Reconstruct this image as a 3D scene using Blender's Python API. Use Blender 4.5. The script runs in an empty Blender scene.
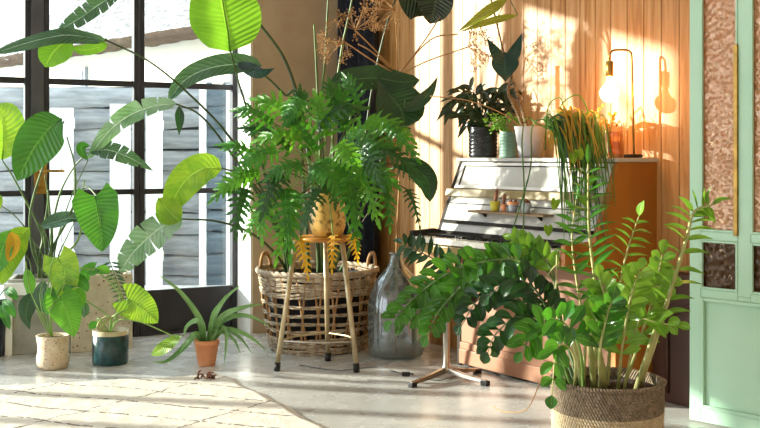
import bpy, math, random
from mathutils import Vector, Matrix, noise
random.seed(7)
V = Vector
C = bpy.context.scene.collection
H, FPX, CX, CY = 1.22, 1050.0, 380.0, 157.0
R = random.uniform

def P(px, py, Y):            # a pixel at a real depth
    return V(((px-CX)*Y/FPX, Y, H-(py-CY)*Y/FPX))
def F(px, py):               # a pixel on the floor
    Y = H*FPX/(py-CY)
    return V(((px-CX)*Y/FPX, Y, 0))
def lin(c):
    return tuple(((x/12.92) if x <= .04045 else ((x+.055)/1.055)**2.4) for x in c)
def hexc(s):
    return lin([int(s[i:i+2], 16)/255 for i in (0, 2, 4)]) + (1,)

# ---------------------------------------------------------------- materials
class NT:
    def __init__(self, name):
        self.m = bpy.data.materials.new(name); self.m.use_nodes = True
        self.t = self.m.node_tree; self.t.nodes.clear()
        self.out = self.t.nodes.new('ShaderNodeOutputMaterial')
    def n(self, typ, props=None, **inp):
        nd = self.t.nodes.new('ShaderNode'+typ)
        for k, v in (props or {}).items(): setattr(nd, k, v)
        for k, v in inp.items():
            key = int(k[1:]) if k[0] == '_' else k.replace('_', ' ')
            s = nd.inputs[key]
            if isinstance(v, bpy.types.NodeSocket): self.t.links.new(v, s)
            elif isinstance(v, bpy.types.Node): self.t.links.new(v.outputs[0], s)
            else: s.default_value = v
        return nd
    def math(self, op, a, b=0.0, c=0.0):
        return self.n('Math', dict(operation=op), _0=a, _1=b, _2=c).outputs[0]
    def mix(self, f, a, b):
        nd = self.t.nodes.new('ShaderNodeMix'); nd.data_type = 'RGBA'
        for i, v in ((0, f), (6, a), (7, b)):
            if isinstance(v, bpy.types.NodeSocket): self.t.links.new(v, nd.inputs[i])
            else: nd.inputs[i].default_value = v
        return nd.outputs[2]
    def ramp(self, f, stops):
        nd = self.t.nodes.new('ShaderNodeValToRGB'); self.t.links.new(f, nd.inputs[0])
        e = nd.color_ramp.elements
        while len(e) < len(stops): e.new(.5)
        for i, (p, c) in enumerate(stops):
            e[i].position = p; e[i].color = c
        return nd.outputs[0]
    def obj(self): return self.n('TexCoord').outputs['Object']
    def gen(self): return self.n('NewGeometry').outputs['Position']
    def surf(self, s): self.t.links.new(s.outputs[0] if isinstance(s, bpy.types.Node) else s, self.out.inputs[0]); return self.m

def mat(name, c1, c2=None, rough=.5, metal=0, scale=8, bump=0, bscale=60, spec=.5, coat=0, detail=4, stretch=None, lo=.35, hi=.65):
    g = NT(name); p = g.obj()
    if stretch: p = g.n('Mapping', _0=p, Scale=stretch).outputs[0]
    col = hexc(c1)
    if c2:
        nz = g.n('TexNoise', Vector=p, Scale=scale, Detail=detail)
        col = g.ramp(nz.outputs[0], [(lo, hexc(c1)), (hi, hexc(c2))])
    kw = dict(Base_Color=col, Roughness=rough, Metallic=metal, Specular_IOR_Level=spec, Coat_Weight=coat)
    if bump:
        nb = g.n('TexNoise', Vector=p, Scale=bscale, Detail=3)
        kw['Normal'] = g.n('Bump', Strength=bump, Distance=.01, Height=nb.outputs[0]).outputs[0]
    return g.surf(g.n('BsdfPrincipled', **kw))

def leafmat(name, c1, c2, glow, vein, trans=.45, rough=.35, edge=None, nscale=7, stripes=0.0, spots=None):
    g = NT(name)
    uv = g.n('UVMap').outputs[0]
    sx = g.n('SeparateXYZ', Vector=uv); u = sx.outputs[0]; v = sx.outputs[1]
    au = g.math('ABSOLUTE', u)
    nz = g.n('TexNoise', Vector=g.obj(), Scale=nscale, Detail=3).outputs[0]
    col = g.ramp(nz, [(.38, hexc(c1)), (.62, hexc(c2))])
    ang = g.math('ADD', g.math('MULTIPLY', v, 95.0), g.math('MULTIPLY', au, -14.0))
    w = g.math('SINE', ang)
    ribs = g.math('MULTIPLY', g.math('GREATER_THAN', w, .8), .14+stripes)
    mid = g.math('LESS_THAN', au, .05)
    if edge:
        e = g.n('MapRange', _0=au, _1=.75, _2=1.0, _3=0.0, _4=1.0).outputs[0]
        col = g.mix(e, col, hexc(edge))
    if spots:
        vo = g.n('TexVoronoi', Vector=g.obj(), Scale=spots[1])
        s = g.math('LESS_THAN', vo.outputs[0], .25)
        col = g.mix(s, col, hexc(spots[0]))
    col = g.mix(ribs, col, hexc(vein)); col = g.mix(mid, col, hexc(vein))
    bp = g.n('Bump', Strength=.35, Distance=.004, Height=w).outputs[0]
    pr = g.n('BsdfPrincipled', Base_Color=col, Roughness=rough, Normal=bp, Specular_IOR_Level=.5)
    tc = g.mix(.35, hexc(glow), col)
    tr = g.n('BsdfTranslucent', Color=tc, Normal=bp)
    return g.surf(g.n('MixShader', _0=trans, _1=pr.outputs[0], _2=tr.outputs[0]))

def glassmat(name, tint, gloss=.08, rough=.03, bumpy=0, fres=True, milk=0):
    g = NT(name)
    kw = {}
    if bumpy:
        nz = g.n('TexNoise', Vector=g.obj(), Scale=bumpy, Detail=2)
        kw['Normal'] = g.n('Bump', Strength=.5, Distance=.01, Height=nz.outputs[0]).outputs[0]
    tr = g.n('BsdfTransparent', Color=hexc(tint)); gl = g.n('BsdfGlossy', Roughness=rough, **kw)
    lw = g.n('LayerWeight', Blend=.35).outputs[1]
    f = g.math('ADD', g.math('MULTIPLY', lw, .45 if fres else .1), gloss)
    sh = g.n('MixShader', _0=f, _1=tr.outputs[0], _2=gl.outputs[0])
    if milk:
        d = g.n('BsdfDiffuse', Color=hexc('cfd8dc'))
        sh = g.n('MixShader', _0=milk, _1=sh.outputs[0], _2=d.outputs[0])
    return g.surf(sh)

M = {}
M['frame'] = mat('dark bronze metal', '26272e', '33323a', .45, .3, 6)
M['frame_edge'] = mat('grey painted frame', '55565c', '47484e', .5, .2, 6)
M['brass'] = mat('aged brass', 'b08a45', '8b6a35', .35, .9, 20)
M['plaster'] = mat('tan plaster', 'b8a68f', 'a8967f', .9, 0, 3, .1, 40)
M['white'] = mat('white paint', 'f2f0ec', 'e8e6e2', .6, 0, 4)
M['glass'] = glassmat('window glass', 'f4fafa', .02, .01, fres=False)
M['navy'] = mat('navy curtain cloth', '151826', '1f2638', .85, 0, 40, .2, 300)
M['stake'] = mat('pale stake', 'e0b68c', 'd0a070', .7, 0, 12)
M['chrome'] = mat('brushed steel', 'b8b2a8', 'a8a096', .25, 1, 5)
M['black'] = mat('black rubber', '0d0d0f', None, .5)
M['soil'] = mat('potting soil', '2a1f18', '4a382a', .95, 0, 60, .8, 90)
M['seatwood'] = mat('varnished birch', 'b9772e', 'c98a3c', .3, 0, 6, stretch=(1, 8, 1))
M['stoolleg'] = mat('bare wood painted leg', 'b09c78', 'ccbc98', .32, .45, 14)
M['wicker'] = mat('greyed wicker', '8c7a66', 'c8b8a0', .8, 0, 22, .3, 120)
M['wickerbrown'] = mat('brown wicker', '8a6238', 'b58a58', .75, 0, 20, .3, 120)
M['liner'] = mat('dark liner', '16161a', '202026', .9, 0, 5)
M['terracotta'] = mat('terracotta', 'd58a5c', 'e0a078', .85, 0, 12, .1, 80)
M['concrete'] = mat('weathered pale concrete', 'b4a890', 'd6cdb8', .9, 0, 9, .35, 60)
M['greybox'] = mat('grey painted crate', '8d8c84', 'a9a79c', .85, 0, 7, .2, 50)
M['darkpot'] = mat('dark blue pot', '161d2c', '26324a', .4, 0, 8)
M['orange_wood'] = mat('orange stained wood', 'a3601e', 'b87428', .42, 0, 5, .05, 60, stretch=(1, 1, .12))
M['khaki'] = mat('olive beige lacquer', '8c7846', '9c8856', .35, 0, 6, stretch=(.3, 1, 1))
M['panel_white'] = mat('pale lacquered panel', 'bbb8b2', 'c8c5be', .3, 0, 3, coat=.2)
M['low_panel'] = mat('pinkish tan wood', '8c5c3e', '9e6c4c', .5, 0, 4, stretch=(.3, 1, 1))
M['ivory'] = mat('ivory key', 'f4efe4', None, .25)
M['ebony'] = mat('black key', '0b0b0c', None, .3)
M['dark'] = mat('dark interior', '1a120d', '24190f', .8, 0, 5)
M['palestem'] = mat('pale stem', 'b7b27a', '8f9a52', .55, 0, 20)
M['stem'] = mat('green stalk', '3f5a24', '5c7a34', .45, 0, 10)
M['darkstem'] = mat('dark stalk', '2c4020', '405828', .45, 0, 10)
M['brightstem'] = mat('bright stalk', '6d9440', '8db25a', .45, 0, 10)
M['dry'] = mat('dried stalk', '9a7448', 'b48c5c', .9, 0, 20)
M['cane'] = mat('speckled cane', '4a3322', '9a8058', .6, 0, 160, lo=.48, hi=.56)
M['greenpaint'] = mat('mint green paint', 'b2dcc0', 'bce2c8', .45, 0, 3)
M['tealedge'] = mat('shadowed teal moulding', '5f9c96', '6aa8a0', .5, 0, 3)  # darker teal than the mint paint
M['darkwood'] = mat('dark carved wood', '3a2014', '56301c', .6, 0, 5, .1, 40, stretch=(1, 1, .2))
M['pebble'] = mat('sage pot', '5c7d6c', '6f9080', .5, 0, 8)
M['blackpot'] = mat('black glazed pot', '1c1c20', '2a2a2e', .25, 0, 8)
M['whitepot'] = mat('matt white pot', 'c4c2c4', 'b6b3b4', .7, 0, 8)
M['yellowpot'] = mat('lime yellow pot', 'b8b02e', 'c8bc44', .6, 0, 8)
M['greypot'] = mat('grey pot', '8e97a4', '9da5b0', .7, 0, 8)
M['cactus'] = mat('brown cactus', '7a4a34', '946048', .8, 0, 60, .5, 150)
M['cable'] = mat('grey cable', '55585c', None, .5)
M['paving'] = mat('pale paving', 'c9ccd2', 'b9bdc4', .9, 0, 3, .2, 20)
M['house'] = mat('cream render', 'f6efdc', 'f0e8d2', .9, 0, 3)
M['whiteout'] = mat('white garden boards', 'f4f4f0', 'ecebe6', .8, 0, 4)
M['thatch_edge'] = mat('brown thatch edge', '54402f', '3a2a20', .95, 0, 20, .8, 30)
M['thatch'] = mat('bleached thatch', '9a9898', '605e60', .95, 0, 9, 1.0, 24, stretch=(1, 1, 3), lo=.42, hi=.6)
M['fence'] = mat('silvered waney boards', '84888c', 'a8acb0', .9, 0, 7, .8, 40, stretch=(.5, 1, 3))
M['fence_dark'] = mat('blue grey boards', '50606e', '6c7a88', .9, 0, 7, .8, 40, stretch=(.5, 1, 3))
M['flower'] = mat('white petals', 'e4e8ea', None, .7)
M['slate'] = mat('slate blue shutter', '8794a0', '9aa4ac', .7, 0, 8)

def m_speck(name, base, base2, spk, scale, thr, rough=.6):
    g = NT(name); o = g.obj()
    nz = g.n('TexNoise', Vector=o, Scale=14.0, Detail=4).outputs[0]
    c = g.ramp(nz, [(.35, hexc(base)), (.65, hexc(base2))])
    vo = g.n('TexVoronoi', Vector=o, Scale=scale)
    n2 = g.n('TexNoise', Vector=o, Scale=scale*.7, Detail=2).outputs[0]
    s = g.math('LESS_THAN', g.math('SUBTRACT', vo.outputs[0], g.math('MULTIPLY', n2, .35)), thr)
    c = g.mix(s, c, hexc(spk))
    return g.surf(g.n('BsdfPrincipled', Base_Color=c, Roughness=rough))
M['goldpot'] = mat('gold mottled glaze', 'e0b25c', '7a4c18', .35, 0, 34, detail=6, lo=.5, hi=.66)
M['speckpot'] = m_speck('speckled stoneware', 'dccbb0', 'cdb898', '7a5238', 75.0, .07, .7)
M['specked_concrete'] = m_speck('stained pale slab', 'd2c6ae', 'bcae94', '7d6040', 28.0, -.02, .9)

def m_glaze():
    g = NT('two tone teal glaze'); o = g.obj()
    z = g.n('SeparateXYZ', Vector=o).outputs[2]
    nz = g.n('TexNoise', Vector=o, Scale=30.0, Detail=3).outputs[0]
    teal = g.ramp(nz, [(.35, hexc('17343a')), (.7, hexc('2a5556'))])
    f = g.math('GREATER_THAN', z, .172)
    c = g.mix(f, teal, hexc('cfc1a2'))
    return g.surf(g.n('BsdfPrincipled', Base_Color=c, Roughness=.25))
M['teal'] = m_glaze()

def m_planks():
    g = NT('pine planks'); o = g.obj()
    sx = g.n('SeparateXYZ', Vector=o)
    idx = g.math('FLOOR', g.math('DIVIDE', sx.outputs[0], .113))
    wn = g.n('TexWhiteNoise', dict(noise_dimensions='1D'), W=idx).outputs[0]
    off = g.n('CombineXYZ', X=g.math('MULTIPLY', sx.outputs[0], 14.0), Y=g.math('MULTIPLY', wn, 37.0), Z=g.math('MULTIPLY', sx.outputs[2], .9))
    gr = g.n('TexNoise', Vector=off, Scale=2.2, Detail=6, Distortion=.8).outputs[0]
    c = g.ramp(gr, [(.3, hexc('a0662c')), (.5, hexc('c68e4e')), (.7, hexc('dcb07a'))])
    c = g.mix(g.math('MULTIPLY', wn, .45), c, hexc('bd8c58'))
    kv = g.n('CombineXYZ', X=g.math('MULTIPLY', sx.outputs[0], 2.6), Y=wn, Z=sx.outputs[2])
    vo = g.n('TexVoronoi', Vector=kv, Scale=2.6)
    k = g.n('MapRange', _0=vo.outputs[0], _1=.05, _2=.1, _3=.85, _4=0.0).outputs[0]
    c = g.mix(k, c, hexc('4f2c14'))
    bp = g.n('Bump', Strength=.25, Distance=.004, Height=gr).outputs[0]
    return g.surf(g.n('BsdfPrincipled', Base_Color=c, Roughness=.5, Normal=bp))
M['planks'] = m_planks()

def m_floor():
    g = NT('polished concrete'); p = g.gen()
    n1 = g.n('TexNoise', Vector=p, Scale=1.6, Detail=6).outputs[0]
    c = g.ramp(n1, [(.3, hexc('b6b6b4')), (.7, hexc('cccbc8'))])
    n2 = g.n('TexNoise', Vector=p, Scale=7.0, Detail=5).outputs[0]
    r = g.n('MapRange', _0=n2, _1=.3, _2=.7, _3=.18, _4=.34).outputs[0]
    b = g.n('Bump', Strength=.05, Distance=.01, Height=n2).outputs[0]
    return g.surf(g.n('BsdfPrincipled', Base_Color=c, Roughness=r, Normal=b, Specular_IOR_Level=.6))
M['floor'] = m_floor()

def m_rug():
    g = NT('cream wool'); uv = g.n('UVMap').outputs[0]
    sx = g.n('SeparateXYZ', Vector=uv); u = sx.outputs[0]; v = sx.outputs[1]
    nz = g.n('TexNoise', Vector=uv, Scale=9.0, Detail=3).outputs[0]
    def line(a, b, k, off):
        s = g.math('ADD', g.math('ADD', g.math('MULTIPLY', u, a), g.math('MULTIPLY', v, b)), g.math('MULTIPLY', nz, .12))
        fr = g.math('ABSOLUTE', g.math('SUBTRACT', g.math('FRACT', g.math('ADD', s, off)), .5))
        return g.math('LESS_THAN', fr, k)
    l1 = line(2.4, 2.9, .034, .1); l2 = line(-1.1, 1.5, .010, .35)
    n2 = g.n('TexNoise', Vector=uv, Scale=22.0, Detail=3).outputs[0]
    br = g.math('GREATER_THAN', n2, .47)
    l = g.math('MULTIPLY', g.math('MAXIMUM', l1, l2), br)
    n3 = g.n('TexNoise', Vector=g.obj(), Scale=40.0, Detail=4).outputs[0]
    c = g.ramp(n3, [(.3, hexc('d6cfc4')), (.6, hexc('e2dcd2'))])
    c = g.mix(g.math('MULTIPLY', l, .8), c, hexc('57493e'))
    nb = g.n('TexNoise', Vector=g.obj(), Scale=140.0, Detail=3).outputs[0]
    b = g.n('Bump', Strength=.5, Distance=.006, Height=nb).outputs[0]
    return g.surf(g.n('BsdfPrincipled', Base_Color=c, Roughness=1.0, Normal=b, Specular_IOR_Level=.1))
M['rug'] = m_rug()

def m_hammered(name, tint, rough, scale, gloss=.15):
    g = NT(name); o = g.obj()
    vo = g.n('TexVoronoi', dict(feature='SMOOTH_F1'), Vector=o, Scale=scale)
    b = g.n('Bump', Strength=.55, Distance=.02, Height=vo.outputs[0]).outputs[0]
    gl = g.n('BsdfGlossy', Color=hexc('ffe6c8'), Roughness=.2, Normal=b)
    tr = g.n('BsdfRefraction', Color=hexc(tint), Roughness=rough, IOR=1.3, Normal=b)
    df = g.n('BsdfTranslucent', Color=hexc(tint), Normal=b)
    dd = g.n('BsdfDiffuse', Color=hexc(tint), Normal=b)
    a = g.n('MixShader', _0=.5, _1=tr.outputs[0], _2=df.outputs[0])
    a2 = g.n('MixShader', _0=.4, _1=a.outputs[0], _2=dd.outputs[0])
    return g.surf(g.n('MixShader', _0=gloss, _1=a2.outputs[0], _2=gl.outputs[0]))
M['hammered'] = m_hammered('hammered amber glass', 'e6b488', .2, 48.0)
M['hammered_dark'] = m_hammered('rippled brown glass', '5e3a1c', .2, 34.0, .04)

def m_basket(name, a, b, rowh):
    g = NT(name); o = g.obj(); sx = g.n('SeparateXYZ', Vector=o)
    nz = g.n('TexNoise', Vector=o, Scale=60.0, Detail=3).outputs[0]
    c = g.ramp(nz, [(.3, hexc(a)), (.7, hexc(b))])
    th = g.math('ARCTAN2', sx.outputs[1], sx.outputs[0])
    w = g.math('SINE', g.math('ADD', g.math('MULTIPLY', th, 110.0), g.math('MULTIPLY', sx.outputs[2], 300.0)))
    bp = g.n('Bump', Strength=.9, Distance=.006, Height=w).outputs[0]
    return g.surf(g.n('BsdfPrincipled', Base_Color=c, Roughness=.9, Normal=bp))
M['seagrass'] = m_basket('natural seagrass', 'c9b088', 'e2cfae', .012)
M['seagrass_dark'] = m_basket('dark brown seagrass', '75644f', 'a59178', .012)

def m_emit(name, col, s):
    g = NT(name)
    return g.surf(g.n('Emission', Color=hexc(col), Strength=s))
M['bulb'] = m_emit('glowing frosted bulb', 'ffb066', 60.0)

# leaves
M['L_bright'] = leafmat('sunlit paddle leaf', '3f7a1c', '5b9624', 'a8e030', 'b8dc50', 0.5, .35)
M['L_banana'] = leafmat('dark paddle leaf', '1c5a1e', '2f7a26', '7ac828', '6ea840', 0.2, .28)
M['L_deep'] = leafmat('deep green leaf', '12381a', '1c4a20', '3c7a1c', '48703a', 0.12, .3)
M['L_grey_sheen'] = leafmat('paddle leaf with grey sky sheen', '3c5c50', '284a38', '80b850', '9ab8a8', 0.16, .14)  # grey sky reflection put into the leaf colour
M['L_glare'] = leafmat('paddle leaf with painted glare', '8aa896', '5a8468', '98d050', 'c8dccc', .25, .12)  # white surface glare put into the leaf colour
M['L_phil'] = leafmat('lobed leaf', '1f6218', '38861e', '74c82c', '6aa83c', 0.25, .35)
M['L_phil2'] = leafmat('sunlit lobed leaf', '3c861c', '5ca424', '98dc38', '88c048', 0.32, .38)  # lit copy of the lobed leaf, sunshine put into its colour
M['L_phild'] = leafmat('shaded lobed leaf', '174a1a', '245e1e', '3f8a20', '4a7a3c', 0.15, .3)  # darker copy of the lobed leaf, inner shade put into its colour
M['L_yellow'] = leafmat('yellowed leaf', 'd8a018', 'e8b82c', 'f0c030', 'b07818', .5, .6)
M['L_lime'] = leafmat('yellow green leaf', '4f8a18', '88ac24', 'b8e038', 'a8cc50', 0.4, .35, nscale=14)
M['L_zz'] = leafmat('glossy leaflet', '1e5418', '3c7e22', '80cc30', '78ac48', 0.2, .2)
M['L_zzl'] = leafmat('light glossy leaflet', '4c8420', '7cae30', 'b0e048', 'a8cc60', 0.28, .22)  # lighter leaflet tone
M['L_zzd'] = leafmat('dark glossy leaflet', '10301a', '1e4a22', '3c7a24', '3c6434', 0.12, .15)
M['L_black'] = leafmat('blackish green leaf', '16281a', '263c24', '34561e', '4a5c40', 0.08, .22)
M['L_heart'] = leafmat('blue green leaf', '0c2e2a', '14403a', '1e5a30', '24544a', .15, .25)
M['L_aloe'] = leafmat('grey green blade', '5c8c4c', '86b070', '98c860', '9cc07c', 0.15, .35)
M['L_olive'] = leafmat('olive leaf', '74882a', '8f9c38', 'c0c840', 'b0b060', .4, .4)
M['L_orange'] = leafmat('orange yellow strap', 'b88a24', 'c8a43a', 'd8b040', 'c8a848', .3, .5)
M['L_thin'] = leafmat('thin green strap', '3c6c24', '5a8c30', '84b83c', '84b058', .35, .4)

# ---------------------------------------------------------------- mesh builder
class MB:
    def __init__(self): self.v = []; self.f = []; self.uv = []; self.flat = set()
    def add(self, vs, fs, uvs=None, flat=False):
        o = len(self.v); self.v += [V(x) for x in vs]
        self.uv += uvs if uvs else [(0.5, 0.5)]*len(vs)
        for f in fs:
            if flat: self.flat.add(len(self.f))
            self.f.append(tuple(i+o for i in f))
        return self
    def box(self, a, b):
        (x0, y0, z0), (x1, y1, z1) = a, b
        return self.add([(x0,y0,z0),(x1,y0,z0),(x1,y1,z0),(x0,y1,z0),(x0,y0,z1),(x1,y0,z1),(x1,y1,z1),(x0,y1,z1)],
            [(3,2,1,0),(4,5,6,7),(0,1,5,4),(1,2,6,5),(2,3,7,6),(3,0,4,7)], flat=True)
    def prism(self, poly, x0, x1):    # poly of (y,z), extruded along x
        n = len(poly)
        vs = [(x0, y, z) for y, z in poly]+[(x1, y, z) for y, z in poly]
        fs = [tuple(range(n-1, -1, -1)), tuple(range(n, 2*n))]+[(i, (i+1) % n, (i+1) % n+n, i+n) for i in range(n)]
        return self.add(vs, fs, flat=True)
    def polyz(self, poly, z0, z1):
        n = len(poly)
        vs = [(x, y, z0) for x, y in poly]+[(x, y, z1) for x, y in poly]
        fs = [tuple(range(n-1, -1, -1)), tuple(range(n, 2*n))]+[(i, (i+1) % n, (i+1) % n+n, i+n) for i in range(n)]
        return self.add(vs, fs, flat=True)
    def slab(self, a, b, nrm, th, w0, w1):   # skip
        return self
    def tube(self, pts, r, seg=7, closed=False):
        pts = [V(p) for p in pts]; n = len(pts)
        rs = r if isinstance(r, (list, tuple)) else [r]*n
        vs = []; fs = []
        t0 = (pts[1]-pts[0]).normalized()
        ref = V((0, 0, 1)) if abs(t0.z) < .9 else V((1, 0, 0))
        nn = t0.cross(ref).normalized()
        for i, p in enumerate(pts):
            if closed: t = (pts[(i+1) % n]-pts[i-1]).normalized()
            else: t = (pts[min(i+1, n-1)]-pts[max(i-1, 0)]).normalized()
            nn = (nn-t*nn.dot(t))
            nn = nn.normalized() if nn.length > 1e-6 else t.orthogonal().normalized()
            bn = t.cross(nn)
            for k in range(seg):
                a = 2*math.pi*k/seg
                vs.append(p+(nn*math.cos(a)+bn*math.sin(a))*rs[i])
        for i in range(n if closed else n-1):
            j = (i+1) % n
            for k in range(seg):
                l = (k+1) % seg
                fs.append((i*seg+k, i*seg+l, j*seg+l, j*seg+k))
        if not closed:
            fs.append(tuple(range(seg-1, -1, -1))); fs.append(tuple((n-1)*seg+k for k in range(seg)))
        return self.add(vs, fs)
    def lathe(self, prof, c=(0, 0, 0), seg=36, ripple=0, nr=0):
        c = V(c); vs = []; fs = []; n = len(prof)
        for r, z in prof:
            for k in range(seg):
                a = 2*math.pi*k/seg; rr = max(r, .0005)*(1+ripple*math.sin(nr*a))
                vs.append(c+V((rr*math.cos(a), rr*math.sin(a), z)))
        for i in range(n-1):
            for k in range(seg):
                l = (k+1) % seg
                fs.append((i*seg+k, i*seg+l, (i+1)*seg+l, (i+1)*seg+k))
        fs.append(tuple(range(seg-1, -1, -1)))
        if prof[-1][0] < .02: fs.append(tuple((n-1)*seg+k for k in range(seg)))
        return self.add(vs, fs)
    def ball(self, c, r, seg=12, rings=8, sc=(1, 1, 1)):
        c = V(c); vs = []; fs = []
        for i in range(rings+1):
            th = math.pi*i/rings
            for k in range(seg):
                a = 2*math.pi*k/seg
                vs.append(c+V((math.sin(th)*math.cos(a)*r*sc[0], math.sin(th)*math.sin(a)*r*sc[1], -math.cos(th)*r*sc[2])))
        for i in range(rings):
            for k in range(seg):
                l = (k+1) % seg
                fs.append((i*seg+k, i*seg+l, (i+1)*seg+l, (i+1)*seg+k))
        return self.add(vs, fs)

def cr(pts, n=6):
    pts = [V(p) for p in pts]
    if len(pts) < 3: return [pts[0].lerp(pts[1], i/n) for i in range(n+1)]
    q = [pts[0]*2-pts[1]]+pts+[pts[-1]*2-pts[-2]]; out = []
    for i in range(1, len(q)-2):
        for k in range(n):
            t = k/n; a, b, c, d = q[i-1], q[i], q[i+1], q[i+2]
            out.append(.5*((2*b)+(c-a)*t+(2*a-5*b+4*c-d)*t*t+(3*b-a-3*c+d)*t**3))
    out.append(pts[-1]); return out
def at(path, t):
    n = len(path)-1; x = min(max(t, 0), 1)*n; i = min(int(x), n-1)
    return path[i].lerp(path[i+1], x-i)

PROF = {
    'ellipse': lambda t: math.sin(math.pi*t)**.7,
    'lance': lambda t: math.sin(math.pi*min(1, t**.75))**1.1*1.0,
    'obov': lambda t: math.sin(math.pi*min(1, t**1.35))**.8,
    'heart': lambda t: (min(1, .62+2.6*t) if t < .15 else 1.0)*(1-((t-.15)/.85)**2 if t > .15 else 1.0)**.8,
    'paddle': lambda t: max(0, math.sin(math.pi*min(1, t**.85)))**.5,
    'strap': lambda t: (1-t**2.2)*(.7+.3*min(1, t*4)),
}
def leaf(mb, path, w, nrm=(0, -1, .25), fold=.3, kind='ellipse', n=10, m=2, wave=0.0, curl=.0, torn=0, heartback=.2):
    """path: world points base -> tip; w: full width in metres."""
    ps = cr(path, max(3, n)); L = sum((ps[i+1]-ps[i]).length for i in range(len(ps)-1))
    nrm = V(nrm).normalized(); hw = w/2; pf = PROF[kind]
    ph = R(0, 6)
    def frame(t):
        p = at(ps, t); tg = (at(ps, min(1, t+.04))-at(ps, max(0, t-.04))).normalized()
        s = tg.cross(nrm)
        s = s.normalized() if s.length > .05 else tg.orthogonal().normalized()
        return p, tg, s, s.cross(tg).normalized()
    def pt(t, q, extra=0, tw=None):
        p, tg, s, nn = frame(t)
        ww = hw*(pf(min(max(t if tw is None else tw, .0), 1)))
        a = abs(q)
        z = nn*(math.sin(fold)*a*ww - curl*a*a*ww*1.4+wave*ww*a*math.sin(t*14+ph+(2 if q > 0 else 0)) + extra)
        o = p+s*(q*ww*math.cos(fold))+z
        if kind == 'heart': o -= tg*(L*heartback*a**1.4*(1-t)**4)
        return o
    if not torn:
        vs = []; uv = []; fs = []; cols = 2*m+1
        for i in range(n+1):
            t = i/n
            for j in range(cols):
                q = (j-m)/m; vs.append(pt(t, q)); uv.append((q, t))
        for i in range(n):
            for j in range(cols-1):
                a = i*cols+j; fs.append((a, a+1, a+1+cols, a+cols))
        mb.add(vs, fs, uv)
    else:
        for sd in (-1, 1):
            cuts = [0.0]
            while cuts[-1] < 1: cuts.append(min(1, cuts[-1]+R(.6, 1.4)/torn))
            for a, b in zip(cuts[:-1], cuts[1:]):
                vs = []; uv = []; fs = []; dr = R(-.25, .1)*hw; k = 3; sh = R(.0, .25)*(b-a)
                for i in range(k+1):
                    for j in range(4):
                        q = j/3; t = a+(b-a)*(i/k)
                        t2 = t-(t-(a+b)/2)*q*q*.14 + sh*q*.6
                        vs.append(pt(min(t2, 1), q*sd, dr*q*q, tw=min(1, t2))); uv.append((q*sd, t))
                for i in range(k):
                    for j in range(3):
                        c = i*4+j; fs.append((c, c+1, c+5, c+4))
                mb.add(vs, fs, uv)
    # midrib
    mb.tube([at(ps, t)+frame(t)[3]*(-.0008) for t in (0, .25, .5, .75, .97)], [max(.0008, w*.018)*(1-.8*t) for t in (0, .25, .5, .75, 1)], 5)

def lobed(mb, path, w, nrm=(0, -1, .25), nl=7, teeth=True):
    """deeply cut leaf with long fingers on both sides of the midrib"""
    ps = cr(path, 6); nrm = V(nrm).normalized(); hw = w/2
    for k in range(nl+1):
        t = .02+.93*k/nl
        p = at(ps, t); tg = (at(ps, min(1, t+.05))-at(ps, max(0, t-.05))).normalized()
        s = tg.cross(nrm); s = s.normalized() if s.length > .05 else tg.orthogonal().normalized()
        nn = s.cross(tg).normalized()
        for sd in (-1, 1) if k < nl else (0,):
            if k < nl:
                a = math.radians(105-75*(k/nl)+R(-8, 8))
                ln = hw*(1.0-.55*(k/nl)**1.5)*(.8 if k == 0 else 1)*R(.85, 1.12)
                d = (tg*math.cos(a)+s*sd*math.sin(a)+nn*R(-.25, .05)).normalized()
            else: d = tg; ln = hw*.55
            ss = d.cross(nn).normalized(); lw = hw*.12
            n = 7; vs = []; uv = []; fs = []
            for i in range(n+1):
                u = i/n
                wd = lw*(1-u**2.5)*(1.0+(.55 if i % 2 else -.25)*(u if teeth else 0)*1.3)
                if i == n: wd = 0
                c = p+d*ln*u - nn*ln*.22*u*u + tg*ln*.25*u*u
                vs += [c-ss*wd+nn*wd*.25, c, c+ss*wd+nn*wd*.25]; uv += [(-.9, u), (0, u), (.9, u)]
            for i in range(n):
                a0 = i*3; fs += [(a0, a0+1, a0+4, a0+3), (a0+1, a0+2, a0+5, a0+4)]
            mb.add(vs, fs, uv)
    vs = []; uv = []; fs = []; n = 8
    for i in range(n+1):
        t = i/n; p = at(ps, t); tg = (at(ps, min(1, t+.05))-at(ps, max(0, t-.05))).normalized()
        s = tg.cross(nrm); s = s.normalized() if s.length > .05 else tg.orthogonal().normalized()
        wd = hw*.26*(1-t*.75)*(1 if i < n else 0)
        vs += [p-s*wd, p, p+s*wd]; uv += [(-.5, t), (0, t), (.5, t)]
    for i in range(n):
        a0 = i*3; fs += [(a0, a0+1, a0+4, a0+3), (a0+1, a0+2, a0+5, a0+4)]
    mb.add(vs, fs, uv)

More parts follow.
